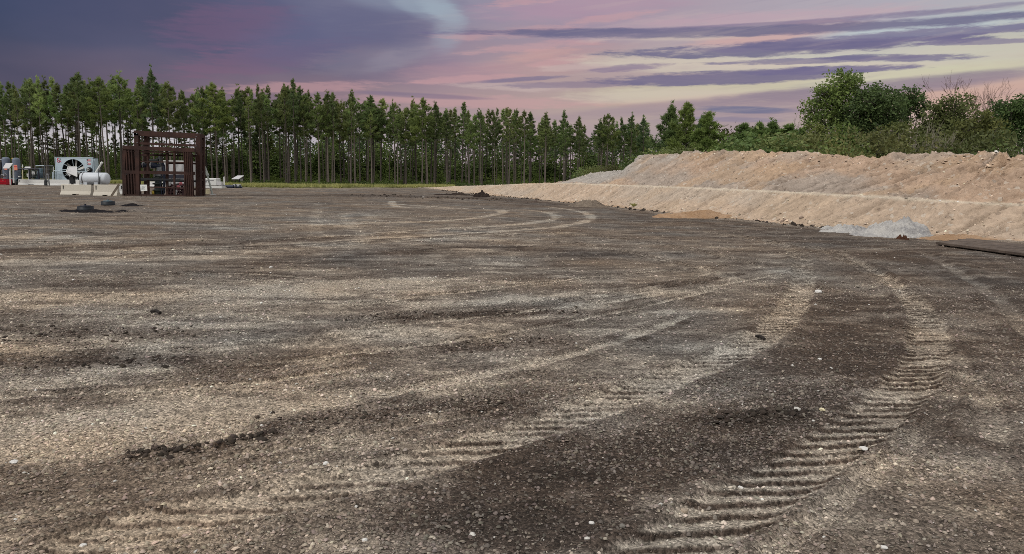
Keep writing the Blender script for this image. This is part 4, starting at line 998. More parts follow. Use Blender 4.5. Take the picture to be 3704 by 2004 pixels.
# --- wellhead inside
s2 = Site(575, 706.5, s.Y + .1); t = thing('wellhead', 'dark wellhead with horizontal blue valves inside the rusty frame', 'wellhead', s2.loc)
b = MB(); zz = lambda py: s2(575, py)[2]
b.lathe([(.42, 0), (.42, zz(690)), (.52, zz(690)), (.52, zz(686)), (.36, zz(685)), (.34, zz(668)), (.50, zz(667)), (.50, zz(662)), (.30, zz(661)), (.30, zz(645)), (.44, zz(644)), (.44, zz(640)), (0, zz(640))], 'Z', (0, 0, 0), 22); b.build('casing_spool', M['dkgreen'], t)
b = MB(); b.box((.1, 0, zz(630)), (.7, .6, .5), None, .08); b.box((.25, 0, zz(612)), (.55, .55, .45), None, .06); b.tube((.2, 0, zz(640)), (.25, 0, zz(565)), .16, n=14); b.lathe([(0, 0), (.3, 0), (.3, .1), (0, .1)], 'Z', (.25, 0, zz(575)), 18); b.lathe([(0, 0), (.3, 0), (.3, .1), (0, .1)], 'Z', (.22, 0, zz(621)), 18); b.build('valve_body', M['steel'], t)
b = MB(); b.lathe([(0, s2(510, 700)[0]), (.16, s2(510, 700)[0]), (.22, s2(516, 700)[0]), (.22, s2(528, 700)[0]), (.17, s2(530, 700)[0]), (.17, s2(548, 700)[0]), (.26, s2(552, 700)[0]), (.26, s2(572, 700)[0]), (.17, s2(576, 700)[0]), (.17, .3)], 'X', (0, -.1, zz(599)), 18); b.build('upper_valve', M['blue'], t)
b = MB(); b.lathe([(0, s2(544, 700)[0]), (.15, s2(544, 700)[0]), (.15, s2(572, 700)[0]), (.2, s2(574, 700)[0]), (.2, .2)], 'X', (0, -.1, zz(582)), 16); b.build('wing_valve', M['dkgreen'], t)
b = MB(); b.lathe([(0, s2(498, 700)[0]), (.1, s2(499, 700)[0]), (.22, s2(505, 700)[0]), (.22, s2(509, 700)[0]), (0, s2(510, 700)[0])], 'X', (0, -.1, zz(598)), 16); b.tube((s2(487, 700)[0], -.1, zz(598)), (s2(499, 700)[0], -.1, zz(598)), .03, n=8); b.build('actuator', M['dkgreen'], t)
b = MB(); b.lathe([(.20, s2(524, 700)[0]), (.27, s2(525, 700)[0]), (.27, s2(527, 700)[0]), (.2, s2(528, 700)[0])], 'X', (0, -.1, zz(597)), 16); b.lathe([(.2, -.05), (.3, -.05), (.3, .05), (.2, .05)], 'X', (-.5, -.1, zz(599)), 16); b.build('white_flange', M['panel'], t)
b = MB(); b.path([(.35, -.2, zz(610)), (.42, -.25, zz(640)), (.30, -.35, zz(660)), (.42, -.35, zz(690)), (.42, -.3, 0.05)], .05, 8); b.path([(.5, 0, zz(592)), (.62, -.1, zz(600)), (.62, -.1, zz(648)), (.5, -.1, zz(700))], .11, 8); b.build('flow_line', M['blue'], t)
b = MB(); b.lathe([(0, 0), (.11, 0), (.11, .36), (0, .36)], 'Z', (s2(563, 700)[0], -.5, zz(704)), 14); b.build('yellow_bollard', M['yellow'], t)
# --- maroon manifold to its side
s3 = Site(640, 706.5, s.Y + .5); t = thing('pipe_manifold', 'maroon tangle of manifold pipes low inside the rusty frame', 'manifold', s3.loc)
rnd = random.Random(4); b = MB()
for i in range(16):
    px = rnd.uniform(608, 668); py = rnd.uniform(664, 694); dx = rnd.uniform(-14, 14); y_ = rnd.uniform(-.5, .6)
    b.path([(s3(px, 700)[0], y_, .02), s3(px, py, y_), s3(px + dx, py - rnd.uniform(-6, 8), y_ + .1)], rnd.uniform(.05, .09), 8)
for py in (672, 684, 696): b.tube(s3(606, py), s3(668, py - 1), .09, n=10)
b.build('pipework', M['maroon'], t)
for px, py in ((636, 692), (654, 664), (612, 668), (645, 676)):
    b = MB(); b.lathe([(.02, -.03), (.15, -.03), (.15, .03), (.02, .03)], 'Y', s3(px, py, -.6), 14); b.build('handwheel', M['panel'] if px in (636, 612) else M['pink'], t)
b = MB(); b.tube(s3(636, 705, -.6), s3(636, 688, -.6), .08, n=10); b.box(s3(614, 663, -.4), (.2, .15, .2)); b.build('white_valve', M['panel'], t)
# white notice standing in front
s = Site(519, 712); t = thing('notice_board', 'white notice board on a stand at the front of the rusty frame', 'sign', s.loc)
b = MB(); panel_between(b, s(507, 668, 0), s(531, 668, 0), s(532.5, 690, -.12), s(509, 692, -.12), .03); bo = b.build('board', M['white'], t)
b = MB()
for i, py in enumerate((673, 676, 679, 682, 685)): beam(b, Vector(s(513, py)) + Vector((0, -.075 - .005 * i, 0)), Vector(s(527 - (i % 2) * 3, py)) + Vector((0, -.075 - .005 * i, 0)), .012, .012)
b.build('print', M['ink'], bo)
for px in (511, 529): MB().tube((s(px, 700)[0], -.05, 0), s(px, 690, .02), .025, n=6).build('leg', M['rust'], t)
# grey brace pole
s = Site(752, 706.5, None); t = thing('brace_pole', 'grey pipe leaning from the rusty frame down to the soil', 'pole', s.loc)
MB().tube(s(725, 565, .9), s(750, 633, .45), .14, .14, 10).build('upper_pipe', M['pole'], t); MB().tube(s(750, 633, .45), s(769, 705, 0), .085, .085, 10).build('lower_pipe', M['pole'], t)
b = MB(); b.tube(s(749, 629, .48), s(752, 637, .42), .15, n=12); b.tube(s(751, 634, .3), s(752, 632, .75), .06, n=8); b.build('clamp', M['pole'], t)
b = MB(); b.box((s(770, 700)[0], 0, .04), (.5, .4, .08), None, .02); b.build('foot_plate', M['panel'], t)
s = Site(750, 704); t = thing('plastic_bin', 'cream square plastic bin at the foot of the rusty frame', 'bin', s.loc)
b = MB(); w_ = s(757, 700)[0] - s(743.5, 700)[0]; b.box((0, 0, s(750, 686)[2] / 2 + .02), (w_, .35, s(750, 686)[2]), None, .04); b.build('bin_body', M['cream'], t); b = MB(); b.box((0, 0, s(750, 686)[2] + .01), (w_ + .04, .39, .05), None, .01); b.build('bin_lid', M['cream'], t)
# --- behind the frame: ribbed white container, generator, pipes
s = Site(640, 676, 108.0); t = thing('shipping_container', 'white ribbed container glimpsed through the rusty frame', 'container', s.loc)
xa, xb = s(596, 700)[0], s(690, 700)[0]; zt = s(640, 583)[2]
b = MB(); b.box(((xa + xb) / 2, 1.2, zt * .5 + .1), (xb - xa, 2.2, zt - .2)); b.build('container_body', M['panel'], t)
b = MB()
for x in np.linspace(xa + .15, xb - .15, 22): b.box((x, .07, zt * .5 + .1), (.07, .06, zt - .6))
b.build('ribs', M['panel'], t); b = MB(); b.box(((xa + xb) / 2, .06, zt), (xb - xa + .06, .16, .18)); b.box(((xa + xb) / 2, .06, .2), (xb - xa + .06, .16, .3)); b.build('rails', M['white'], t); b = MB(); b.box(((xa + xb) / 2, .04, zt * .42), (xb - xa, .1, .5)); b.build('dark_band', M['navy'], t)
s = Site(762, 684); t = thing('generator', 'white boxy generator trailer to the side of the rusty frame', 'generator', s.loc)
xa, xb = s(741, 700)[0], s(784, 700)[0]; z0, z1 = s(760, 671)[2], s(760, 644.5)[2]
b = MB(); b.box(((xa + xb) / 2, .8, (z0 + z1) / 2), (xb - xa, 1.5, z1 - z0), None, .06); b.build('canopy', M['white'], t)
b = MB(); b.box((s(764, 700)[0], .8, z0 / 2 + .05), (s(803, 700)[0] - s(728, 700)[0], 1.4, z0 * .7)); b.build('trailer_bed', M['white'], t)
b = MB(); b.box((s(731.5, 700)[0], .3, (z0 + z1) / 2), (s(735, 700)[0] - s(728, 700)[0], .8, z1 - z0), None, .04); b.build('end_cabinet', M['white'], t)
b = MB(); b.box(((xa + xb) / 2 - .1, .03, z1 - .30), (1.1, .03, .05)); b.box(((xa + xb) / 2 - .6, .03, z0 + .5), (.22, .03, .12)); b.build('vent_slot', M['steel'], t)
b = MB(); b.box((s(793, 700)[0], .3, z0 + .28), (.7, .5, .5), None, .04); b.build('side_locker', M['panel'], t)
s = Site(785, 681); t = thing('pipe_valve', 'black pipe valve lying in front of the white generator', 'valve', s.loc)
b = MB(); zv = s(780, 671)[2]; b.lathe([(0, s(764, 700)[0]), (.18, s(764, 700)[0]), (.18, s(781, 700)[0]), (.22, s(781, 700)[0]), (.22, s(784, 700)[0]), (.11, s(784, 700)[0]), (.11, s(795, 700)[0]), (0, s(795, 700)[0])], 'X', (0, -.3, zv), 16); b.build('valve_barrel', M['navy'], t)
for px in (770, 790): MB().box((s(px, 700)[0], -.3, (zv - .12) / 2), (.12, .2, zv - .12)).build('support', M['black'], t)
s = Site(811, 680); t = thing('marker_post', 'pair of thin white boards standing upright beside the generator', 'post', s.loc)
MB().box((s(813.3, 700)[0], 0, s(0, 633)[2] / 2), (.10, .08, s(813, 633)[2])).build('tall_board', M['white'], t); MB().box((s(810.3, 700)[0], .1, s(810, 640)[2] / 2 + .1), (.13, .06, s(810, 640)[2] - .2)).build('short_board', M['panel'], t)
s = Site(838, 680.5); t = thing('pipe_run', 'low dark blue pipework lying between generator and lone solar panel', 'pipework', s.loc)
b = MB(); b.tube(s(798, 673), s(826, 674), .16, n=10); b.tube(s(822, 675), s(845, 675), .28, n=12); b.tube(s(845, 676), s(876, 677), .14, n=10); b.build('main_pipe', M['blue'], t)
b = MB()
for px in (808, 832, 853, 868): b.tube((s(px, 700)[0], 0, .02), s(px, 668 if px != 853 else 666), .09, n=8); b.lathe([(0, -.1), (.25, -.1), (.25, .1), (0, .1)], 'X', s(px, 675), 14)
b.build('flange', M['dkgreen'], t); b = MB(); b.box(s(858, 672, .5), (1.1, .3, .45)); b.build('pale_cover', M['panel'], t)

# --- two covered well cellars on the pad
def cellar(px, py, w, h, label, top_ring, hgt):
    s = Site(px, py); t = thing('cellar_cap', label, 'well cap', s.loc, 0, 'well caps on the pad')
    r_ = (s(px + w / 2, py)[0]); z = s(px, py - h)[2]
    b = MB(); b.lathe([(r_, 0), (r_, z * .72), (r_ * .9, z * .75), (0, z * .75)], 'Z', (0, 0, 0), 28); b.build('cap_drum', M['cellar'], t)
    b = MB(); b.lathe([(r_ * .95, z * .72), (r_ * 1.02, z * .75), (r_ * .98, z * .82), (r_ * .9, z * .8)], 'Z', (0, 0, 0), 28); b.build('cap_rim', M['cellar'], t)
    b = MB(); b.lathe([(0, z * .75), (r_ * .72, z * .76), (r_ * .66, z * .95), (0, z)], 'Z', (0, 0, 0), 24); b.tube((0, 0, z), (0, 0, z * 1.22), .05, n=8); b.build('lid', M['navy'] if not top_ring else M['teal'], t)
    if top_ring:
        for i in range(7):
            a_ = R(-150 + i * 20); MB().box((r_ * .84 * math.cos(a_), r_ * .84 * math.sin(a_) * 1.0 - .02, z * .62), (r_ * .2, r_ * .1, z * .2), Matrix.Rotation(a_ + math.pi / 2, 3, 'Z')).build('vent_opening', M['panel'], t)
    return s, t
cellar(310, 762.5, 53, 20, 'squat blue-black well cap sitting in dark oily soil', False, .4)
cellar(391, 742, 46, 17, 'smaller blue-black well cap with pale openings round its side', True, .4)
def heap(name, label, cat, cx, cy, sx_, sy_, hgt, seed, m_, rz=0.0, peak=(0, 0), n=64, rough=.5, pw=1.0, group=None, lobes=(), base=1.0):
    uu = np.linspace(-1.1, 1.1, n); U, Vv = np.meshgrid(uu, uu, indexing='ij'); U = U.ravel(); Vv = Vv.ravel()
    rr_ = np.hypot(U - peak[0] * (1 - np.hypot(U, Vv)), Vv - peak[1] * (1 - np.hypot(U, Vv)))
    an = fbm(U * 1.7 + seed, Vv * 1.7, seed, 3)
    h_ = np.clip(1 - (rr_ + (an - .5) * .55), 0, 1) ** pw * base
    for (lu, lv, lr, lh) in lobes: h_ = np.maximum(h_, lh * np.clip(1 - np.hypot(U - lu, Vv - lv) / lr, 0, 1) ** .42)
    h_ = h_ * (1 + (fbm(U * 3.6, Vv * 3.6, seed + 3, 4, .55) - .5) * rough * 1.6 - rough * .28 * sstep(.12, .0, np.abs(fbm(U * 3.5, Vv * 3.5, seed + 9, 3) - .5))) + np.where(h_ > .02, (fbm(U * 13, Vv * 13, seed + 6, 3, .6) - .5) * rough * .35, 0)
    zz_ = h_ * hgt - 0.10
    ca, sa = math.cos(rz), math.sin(rz); x = U * sx_; y = Vv * sy_
    P = np.stack([x * ca - y * sa, x * sa + y * ca, zz_], 1)
    i_ = (np.arange(n - 1)[:, None] * n + np.arange(n - 1)[None, :]).ravel()
    q = np.stack([i_, i_ + n, i_ + n + 1, i_ + 1], 1)
    keep = (h_[q] > 0.015).any(1)
    o = link(name, np_mesh(name, P, q[keep], m_, False)); o.location = (cx, cy, gz_at(cx, cy))
    return tag(o, label, cat, group)
def soil_mat(name, a, b_, c_):
    m_ = bpy.data.materials.new(name); m_.use_nodes = True; T = NT(m_.node_tree); bs = T.n['Principled BSDF']
    co = T.new('ShaderNodeTexCoord').outputs['Object']
    n1 = T.noise(co, 1.6, 6.0, .65); n2 = T.noise(co, 7.0, 6.0, .7)
    c = T.mix(T.rng(n1, .38, .62), lin(*a), lin(*b_)); c = T.mix(T.rng(n2, .45, .7, 0, .8), c, lin(*c_))
    T.put(bs.inputs['Base Color'], c); bs.inputs['Roughness'].default_value = .95; bs.inputs['Specular IOR Level'].default_value = .1
    b = T.new('ShaderNodeBump'); b.inputs['Strength'].default_value = .8; b.inputs['Distance'].default_value = .12
    T.l.new(n2, b.inputs['Height']); T.l.new(b.outputs[0], bs.inputs['Normal']); return m_
mg = soil_mat('grey_clay', (186, 183, 179), (142, 141, 143), (204, 201, 196)); mo = soil_mat('orange_sand', (158, 128, 100), (176, 148, 122), (136, 108, 84))
md = soil_mat('black_soil', (46, 38, 36), (64, 54, 48), (34, 29, 28)); mk = soil_mat('grey_brown_soil', (124, 112, 100), (94, 84, 76), (146, 134, 120)); mbr = soil_mat('rust_brown_soil', (88, 58, 44), (64, 44, 36), (106, 74, 56))
def heap_px(name, label, cat, px, base_py, w, h_px, depth_m, seed, m_, **kw):
    p = gnd(px, base_py); k = F / p[1]
    return heap(name, label, cat, p[0], p[1] + depth_m * .55, w / k / 2, depth_m, h_px / k, seed, m_, **kw)
heap_px('soil_heap', 'pale grey lumpy clay heap at the foot of the berm', 'heap', 3268, 858, 320, 82, 1.2, 12, mg, rough=.5, pw=.5, n=120, base=.45, lobes=((-.16, .05, .48, .95), (.2, 0, .48, 1.0), (.5, -.1, .36, .65), (-.5, 0, .36, .5)))
heap_px('soil_heap', 'low grey skirt of clods trailing beside the pale clay heap', 'heap', 3080, 842, 230, 34, .7, 14, mg, rough=.7, pw=.8)
heap_px('soil_heap', 'orange sand heap spilled along the foot of the berm', 'heap', 2555, 790, 400, 26, 1.0, 6, mo, rough=.8, pw=.5)
heap_px('soil_heap', 'rounded grey-brown gravel heap where pad meets the berm', 'heap', 2140, 748, 170, 32, 1.8, 8, mk, rough=.5, pw=.85)
heap_px('soil_clod', 'big black clod of soil standing up at the far end of the berm', 'clod', 1742, 712, 62, 24, 1.0, 21, md, rough=.9, pw=.45, n=40)
heap_px('soil_clod', 'rust-brown clod with roots before the pale clay heap', 'clod', 3272, 868, 38, 26, .35, 23, mbr, rough=.9, pw=.45, n=40)
heap_px('soil_heap', 'low dark ridge of wet soil trailing away from the black clod', 'heap', 1640, 706, 200, 9, 1.5, 31, md, rough=1.0, pw=.6)
heap_px('soil_heap', 'grey-blue clay lump in the orange sand near the clay heap', 'heap', 3010, 832, 80, 20, .5, 33, mg, rough=.7, pw=.7, n=40)
heap_px('soil_heap', 'orange sandy rise beside the timber mat', 'heap', 3500, 872, 420, 26, .9, 36, mo, rough=.6, pw=.8)
mdd = soil_mat('oily_black_soil', (24, 24, 29), (38, 34, 36), (18, 18, 22))
heap_px('oily_soil', 'dark oily soil spread around the squat well cap', 'heap', 315, 767, 330, 17, 1.6, 41, mdd, rough=.9, pw=.6, n=60)
heap_px('oily_soil', 'thin dark soil strip beside the well cap with openings', 'heap', 455, 745, 130, 11, 1.2, 43, mdd, rough=.9, pw=.6, n=40)

# --- timber mat
c0, c1, c2, c3 = gnd(3385, 879, .1), gnd(3508, 867, .1), gnd(3705, 922, .1), gnd(4060, 900, .1)
ux = np.array([c2[0] - c0[0], c2[1] - c0[1]]); L = np.hypot(*ux); ux /= L
t = thing('timber_mat', 'dark weathered timber mat lying flat at the foot of the berm', 'timber mat', (c0[0], c0[1], gz_at(c0[0], c0[1])), math.atan2(ux[1], ux[0]))
vx = np.array([c1[0] - c0[0], c1[1] - c0[1]]); wn_ = abs(-ux[1] * vx[0] + ux[0] * vx[1])
print('mat size', L, wn_)
npl = 8; Lm = L + 2.5
rnd = random.Random(3)
for i in range(npl):
    y0 = wn_ * i / npl; sk = (vx @ ux) * i / npl
    b = MB(); b.box((sk + Lm / 2 + rnd.uniform(-.06, .06), y0 + wn_ / npl / 2, .075 + rnd.uniform(-.012, .012)), (Lm, wn_ / npl - .025, .09), Matrix.Rotation(rnd.uniform(-.004, .004), 3, 'Y'), .015); b.build('board', M['wood'], t)
b = MB()
for k in (.12, .5, .88): b.box((Lm * k, wn_ / 2, .02), (.2, wn_ * .96, .04))
b.build('bearer', M['wood'], t)
# --- pale plank far out on the pad
s = Site(1155, 704); t = thing('plank', 'pale yellowish plank lying alone far out on the pad', 'plank', s.loc); w_ = s(1177, 700)[0] * 2
b = MB(); b.box((0, 0, s(0, 698)[2] / 2 + .02), (w_, .3, .14), Matrix.Rotation(R(1.0), 3, 'Y'), .02); b.build('board', M['cream'], t)
b = MB(); b.box((-w_ * .3, 0, .04), (.1, .28, .08)); b.box((w_ * .3, 0, .04), (.1, .28, .08)); b.build('batten', M['plank'], t)
# --- single pale stones that stand out on the dark ground
def stone(px, py, w, seed, label, m_=None, flat=.6):
    p = gnd(px, py); r_ = w / 2 * p[1] / F
    rn = np.random.RandomState(seed)
    import bmesh
    bm = bmesh.new(); bmesh.ops.create_icosphere(bm, subdivisions=2, radius=1.0)
    for v in bm.verts:
        n_ = Vector(v.co); k = 1 + .55 * (float(vnoise(np.array([n_.x * 1.7 + seed]), np.array([n_.y * 1.7 + n_.z]), seed)[0]) - .5) + (rn.rand() - .5) * .14
        v.co = Vector((n_.x * k * r_, n_.y * k * r_ * .8, n_.z * k * r_ * flat))
    me = bpy.data.meshes.new('stone'); bm.to_mesh(me); bm.free(); me.materials.append(m_ or M['whitestone'])
    o = link('stone', me); o.location = (p[0], p[1], gz_at(p[0], p[1]) + r_ * flat * .45); o.rotation_euler = (0, 0, rn.rand() * 6)
    return tag(o, label, 'stone', 'pale stones on the dark pad')
stone(980, 970, 17, 1, 'bright white stone alone on the dark gravel band')
stone(2960, 1066, 26, 2, 'chunky white stone just beside the ribbed tyre track')
stone(3123, 1628, 38, 3, 'flat white stone lying on the ridges of the tyre track', flat=.35)
stone(1178, 1688, 26, 4, 'pale blue-white stone between two rutted tyre tracks')
stone(1320, 1958, 26, 5, 'whitish stone on dark soil near the picture bottom')
stone(2140, 1896, 24, 6, 'pale flat stone on the dark soil between the tracks')
stone(2250, 1922, 30, 7, 'grey stone beside the pale flat one on dark soil', mat('grey_stone', (120, 116, 110), .9, 0, .2, 20, .3))
stone(2475, 1845, 34, 8, 'rounded tan stone at the edge of the big track', mat('tan_stone', (164, 150, 134), .9, 0, .2, 20, .3))
stone(3196, 1987, 26, 9, 'white stone low beside the wide ribbed track')
stone(2965, 1300, 18, 10, 'thin white chip right of the curved track', flat=.4)
stone(764, 912, 14, 11, 'white flake on the grey gravel before the loops', flat=.5)
stone(266, 1017, 12, 12, 'small curled white flake on the grey gravel', flat=.5)
stone(2975, 1485, 26, 13, 'cream coloured stone by the dark clods', M['cream'])
stone(2680, 1755, 22, 14, 'bright white stone on the dark soil strip')
stone(50, 1675, 28, 15, 'pale stone among coarse gravel at the picture edge')
stone(300, 1950, 26, 16, 'white pebble near the corner of the gravel')
# sticks
for i, (a, b_, r_, lb) in enumerate([((75, 1786), (175, 1776), .008, 'pale straight stick lying on coarse gravel'), ((548, 1133), (580, 1140), .022, 'short dark bent stick on a pale dust band'), ((2735, 1222), (2765, 1232), .02, 'dark stub of wood on the big tyre track')]):
    pa, pb = gnd(*a), gnd(*b_); za = gz_at(pa[0], pa[1]); zb = gz_at(pb[0], pb[1]); o = MB(); md_ = (pa + pb) / 2
    o.path([(pa[0], pa[1], za + r_), (md_[0], md_[1] + .02, (za + zb) / 2 + r_ * 1.8), (pb[0], pb[1], zb + r_)], r_, 7)
    tag(o.build('stick', M['plank'] if i == 0 else M['rubble']), lb, 'stick', 'sticks on the pad')
# ------------------------------------------------------------------ vegetation
def leaf_mat(name, a, b_, trans=0.25, hue=0.0):
    m_ = bpy.data.materials.new(name); m_.use_nodes = True; T = NT(m_.node_tree); bs = T.n['Principled BSDF']
    att = T.new('ShaderNodeVertexColor', layer_name='tone').outputs[0]
    sp = T.new('ShaderNodeSeparateColor'); T.l.new(att, sp.inputs[0])
    oi = T.new('ShaderNodeObjectInfo')
    f = T.m('ADD', T.m('MULTIPLY', sp.outputs[0], 0.65), T.m('MULTIPLY', oi.outputs['Random'], 0.35))
    c = T.mix(f, lin(*a), lin(*b_))
    oc = T.new('ShaderNodeMix', data_type='RGBA', blend_type='MULTIPLY'); oc.inputs[0].default_value = 1.0
    T.l.new(c, oc.inputs[6]); T.l.new(oi.outputs['Color'], oc.inputs[7])
    c = oc.outputs[2]
    T.put(bs.inputs['Base Color'], c); bs.inputs['Roughness'].default_value = .65; bs.inputs['Specular IOR Level'].default_value = .25
    tr = T.new('ShaderNodeBsdfTranslucent'); T.l.new(c, tr.inputs[0])
    mx = T.new('ShaderNodeMixShader'); mx.inputs[0].default_value = trans
    T.l.new(bs.outputs[0], mx.inputs[1]); T.l.new(tr.outputs[0], mx.inputs[2])
    T.l.new(mx.outputs[0], T.n['Material Output'].inputs[0]); return m_
mpine = leaf_mat('pine_needles', (76, 93, 64), (128, 145, 86), .38); mleaf = leaf_mat('broad_leaves', (66, 84, 56), (114, 130, 76), .35); molive = leaf_mat('olive_leaves', (76, 83, 55), (124, 127, 80), .35)
mbrush = leaf_mat('brush_leaves', (70, 86, 54), (118, 134, 72), .35); mweed = leaf_mat('weeds', (122, 128, 70), (192, 188, 124), .3)
mbark = mat('pine_bark', (92, 84, 78), .95, 0, .35, .8, .3, (70, 62, 58), .5)
def vary_bark(m_):
    T = NT(m_.node_tree); bs = T.n['Principled BSDF']; src = bs.inputs['Base Color'].links[0].from_socket
    f = T.rng(T.new('ShaderNodeObjectInfo').outputs['Random'], 0, 1, 0.5, 1.75); k = T.new('ShaderNodeCombineColor')
    for i in range(3): T.l.new(f, k.inputs[i])
    T.l.new(T.mix(1.0, src, k.outputs[0], 'MULTIPLY'), bs.inputs['Base Color'])
vary_bark(mbark); mpale = mat('pale_bark', (150, 142, 128), .9, 0, .2, 2, .1); mbroad = mat('grey_bark', (92, 86, 78), .95, 0, .3, 1, .2)

class Tubes:
    def __init__(s): s.V = []; s.Q = []; s.n = 0
    def add(s, pts, rad, k=6):
        pts = np.asarray(pts, float); m = len(pts); rad = np.broadcast_to(rad, (m,))
        d = np.gradient(pts, axis=0); d /= np.linalg.norm(d, axis=1)[:, None] + 1e-9
        ref = np.where(np.abs(d[:, 2:3]) > .9, np.array([[1., 0, 0]]), np.array([[0, 0, 1.]]))
        a = np.cross(d, ref); a /= np.linalg.norm(a, axis=1)[:, None] + 1e-9; b = np.cross(d, a)
        th = np.arange(k) * 2 * math.pi / k
        V = pts[:, None] + rad[:, None, None] * (a[:, None] * np.cos(th)[None, :, None] + b[:, None] * np.sin(th)[None, :, None])
        i, j = np.meshgrid(np.arange(m - 1), np.arange(k), indexing='ij'); jn = (j + 1) % k
        q = np.stack([i * k + j, i * k + jn, (i + 1) * k + jn, (i + 1) * k + j], -1).reshape(-1, 4) + s.n
        s.V.append(V.reshape(-1, 3)); s.Q.append(q); s.n += m * k
    def mesh(s, name, m_): return np_mesh(name, np.vstack(s.V), np.vstack(s.Q), m_, True)
def unit(v): return v / (np.linalg.norm(v, axis=-1, keepdims=True) + 1e-9)
def blades(r, C, axis, per, L, wid, spread=1.0):
    """triangular tufts: per blades fanning from each centre, mostly along AXIS"""
    m = len(C); d = unit(axis[:, None, :] + r.randn(m, per, 3) * spread)
    sd = unit(np.cross(d, r.randn(m, per, 3))); LL = L * (.6 + .8 * r.rand(m, per, 1))
    base = C[:, None, :] + r.randn(m, per, 3) * L * .12
    p0 = base - sd * wid * .5; p1 = base + sd * wid * .5; p2 = base + d * LL
    V = np.stack([p0, p1, p2], 2).reshape(-1, 3); return V, np.arange(len(V)).reshape(-1, 3)
def leaves(r, C, size, tilt=.8):
    m = len(C); n = unit(r.randn(m, 3) * tilt + np.array([0, -.1, .75])); a = unit(np.cross(n, r.randn(m, 3))); b = np.cross(n, a)
    s_ = size * (.55 + .9 * r.rand(m, 1))
    V = np.stack([C - a * s_, C + b * s_ * .5, C + a * s_, C - b * s_ * .5], 1).reshape(-1, 3)
    return V, np.arange(len(V)).reshape(-1, 4)

def pine_meshes(seed, H, base, wid, nb, bushy=1.0, tb=.19, dense=1.0):
    r = np.random.RandomState(seed); T_ = Tubes()
    hz = np.linspace(-.2, H, 9); lean = r.randn(2) * .012 * H; wob = np.cumsum(r.randn(9, 2) * .05, 0)
    tr = np.stack([lean[0] * (hz.clip(0) / H) ** 1.4 + wob[:, 0] * .8, lean[1] * (hz.clip(0) / H) ** 1.4 + wob[:, 1] * .8, hz], 1); T_.add(tr, np.linspace(tb, .03, 9) * (1 + .25 * np.exp(-hz.clip(0) / .6)), 7)
    axis_at = lambda z: np.array([np.interp(z, hz, tr[:, 0]), np.interp(z, hz, tr[:, 1]), z])
    C, A, TN_ = [], [], []
    for i in range(nb):
        u = (i + r.rand()) / nb; z = H * (base + (1.0 - base) * u ** .85)
        prof = (1 - u) ** .95 * (0.42 + 0.58 * min(1, u * 3)) * bushy * 1.12 + .09
        L = wid * .92 * prof * (.25 + .95 * r.rand() ** .8); az_ = i * 2.4 + r.randn() * .7
        rise = -.02 + .65 * u + r.randn() * .12
        d = np.array([math.cos(az_), math.sin(az_), rise]); d /= np.linalg.norm(d)
        p0 = axis_at(z); t_ = np.linspace(0, 1, 4)[:, None]; pts = p0 + d * L * t_ + np.array([0, 0, 1]) * (t_ ** 2) * L * .18
        T_.add(pts, np.linspace(.045, .012, 4), 3)
        nt = max(4, int(L * 7.5 * dense)); tt_ = .42 + .62 * r.rand(nt) ** .6
        c_ = p0 + d * L * tt_[:, None] + np.array([0, 0, 1]) * (tt_[:, None] ** 2) * L * .18 + r.randn(nt, 3) * np.array([.24, .24, .16]) * (.3 + L * .3)
        C.append(c_); A.append(np.tile(d * .6 + np.array([0, 0, .5]), (nt, 1))); TN_.append(np.full(nt, r.rand()) * .6 + r.rand(nt) * .4)
    top = axis_at(H); c_ = top + r.randn(14, 3) * np.array([.16, .16, .5]) + np.array([0, 0, -.3]); C.append(c_); A.append(np.tile([0, 0, 1.3], (14, 1))); TN_.append(.6 + .4 * r.rand(14))
    for i in range(12):      # dead twigs below the crown
        z = H * (base - .32 * r.rand()); az_ = r.rand() * 6.3; L = .4 + 1.1 * r.rand(); p0 = axis_at(max(z, 1.5)); T_.add([p0, p0 + np.array([math.cos(az_), math.sin(az_), .1 - .3 * r.rand()]) * L], [.02, .008], 3)
    C = np.vstack(C); A = np.vstack(A); tn = np.concatenate(TN_)
    V, Fc = blades(r, C, A, 12, .46, .11, .8)
    return T_.mesh('trunk', mbark), np_mesh('crown', V, Fc, mpine, False, {'tone': np.repeat(tn, 36)[:, None] * np.ones((1, 3))})
PINES = [pine_meshes(100 + i, 19.0, b_, w_, n_, 1.0, .17 + .02 * (i % 3), dn) for i, (b_, w_, n_, dn) in enumerate([(.58, 2.7, 30, 1.1), (.55, 3.1, 34, 1.1), (.64, 2.2, 26, 1.0), (.50, 2.6, 30, .9), (.58, 3.3, 36, 1.15), (.66, 2.5, 26, 1.1), (.54, 2.3, 28, 1.0), (.52, 3.4, 40, 1.2), (.60, 1.8, 22, .8)])]
BUSHY = [pine_meshes(200 + i, 12.5, .22, 3.1, 90, 1.05, .17, 1.25) for i in range(3)]
random.seed(21)
def place_tree(name, meshes, x, y, H, H0, label, cat, group, rz, wk=1.0, tint=(1, 1, 1), z=0.0):
    t = thing(name, label, cat, (x, y, z), rz, group); k = H / H0; t.scale = (k * wk, k * wk, k)
    if H0 == 19.0: t.rotation_euler = (random.gauss(0, .012), random.gauss(0, .014), rz)
    for nm, me in zip(('trunk', 'crown'), meshes):
        o = link(nm, me, t); o.color = (*tint, 1)
    return t
TOPS = [(-300, 290), (0, 292), (58, 290), (120, 285), (190, 287), (273, 272), (330, 300), (415, 272), (470, 300), (545, 279), (620, 318), (690, 322), (776, 312), (830, 330), (906, 298), (960, 318), (1056, 306), (1150, 345), (1265, 342), (1350, 355), (1440, 372), (1525, 362), (1600, 385), (1668, 367), (1720, 400), (1780, 392), (1884, 388), (1940, 415), (2000, 412), (2085, 418), (2130, 460), (2200, 418), (2290, 415), (2345, 440)]
r = np.random.RandomState(77)
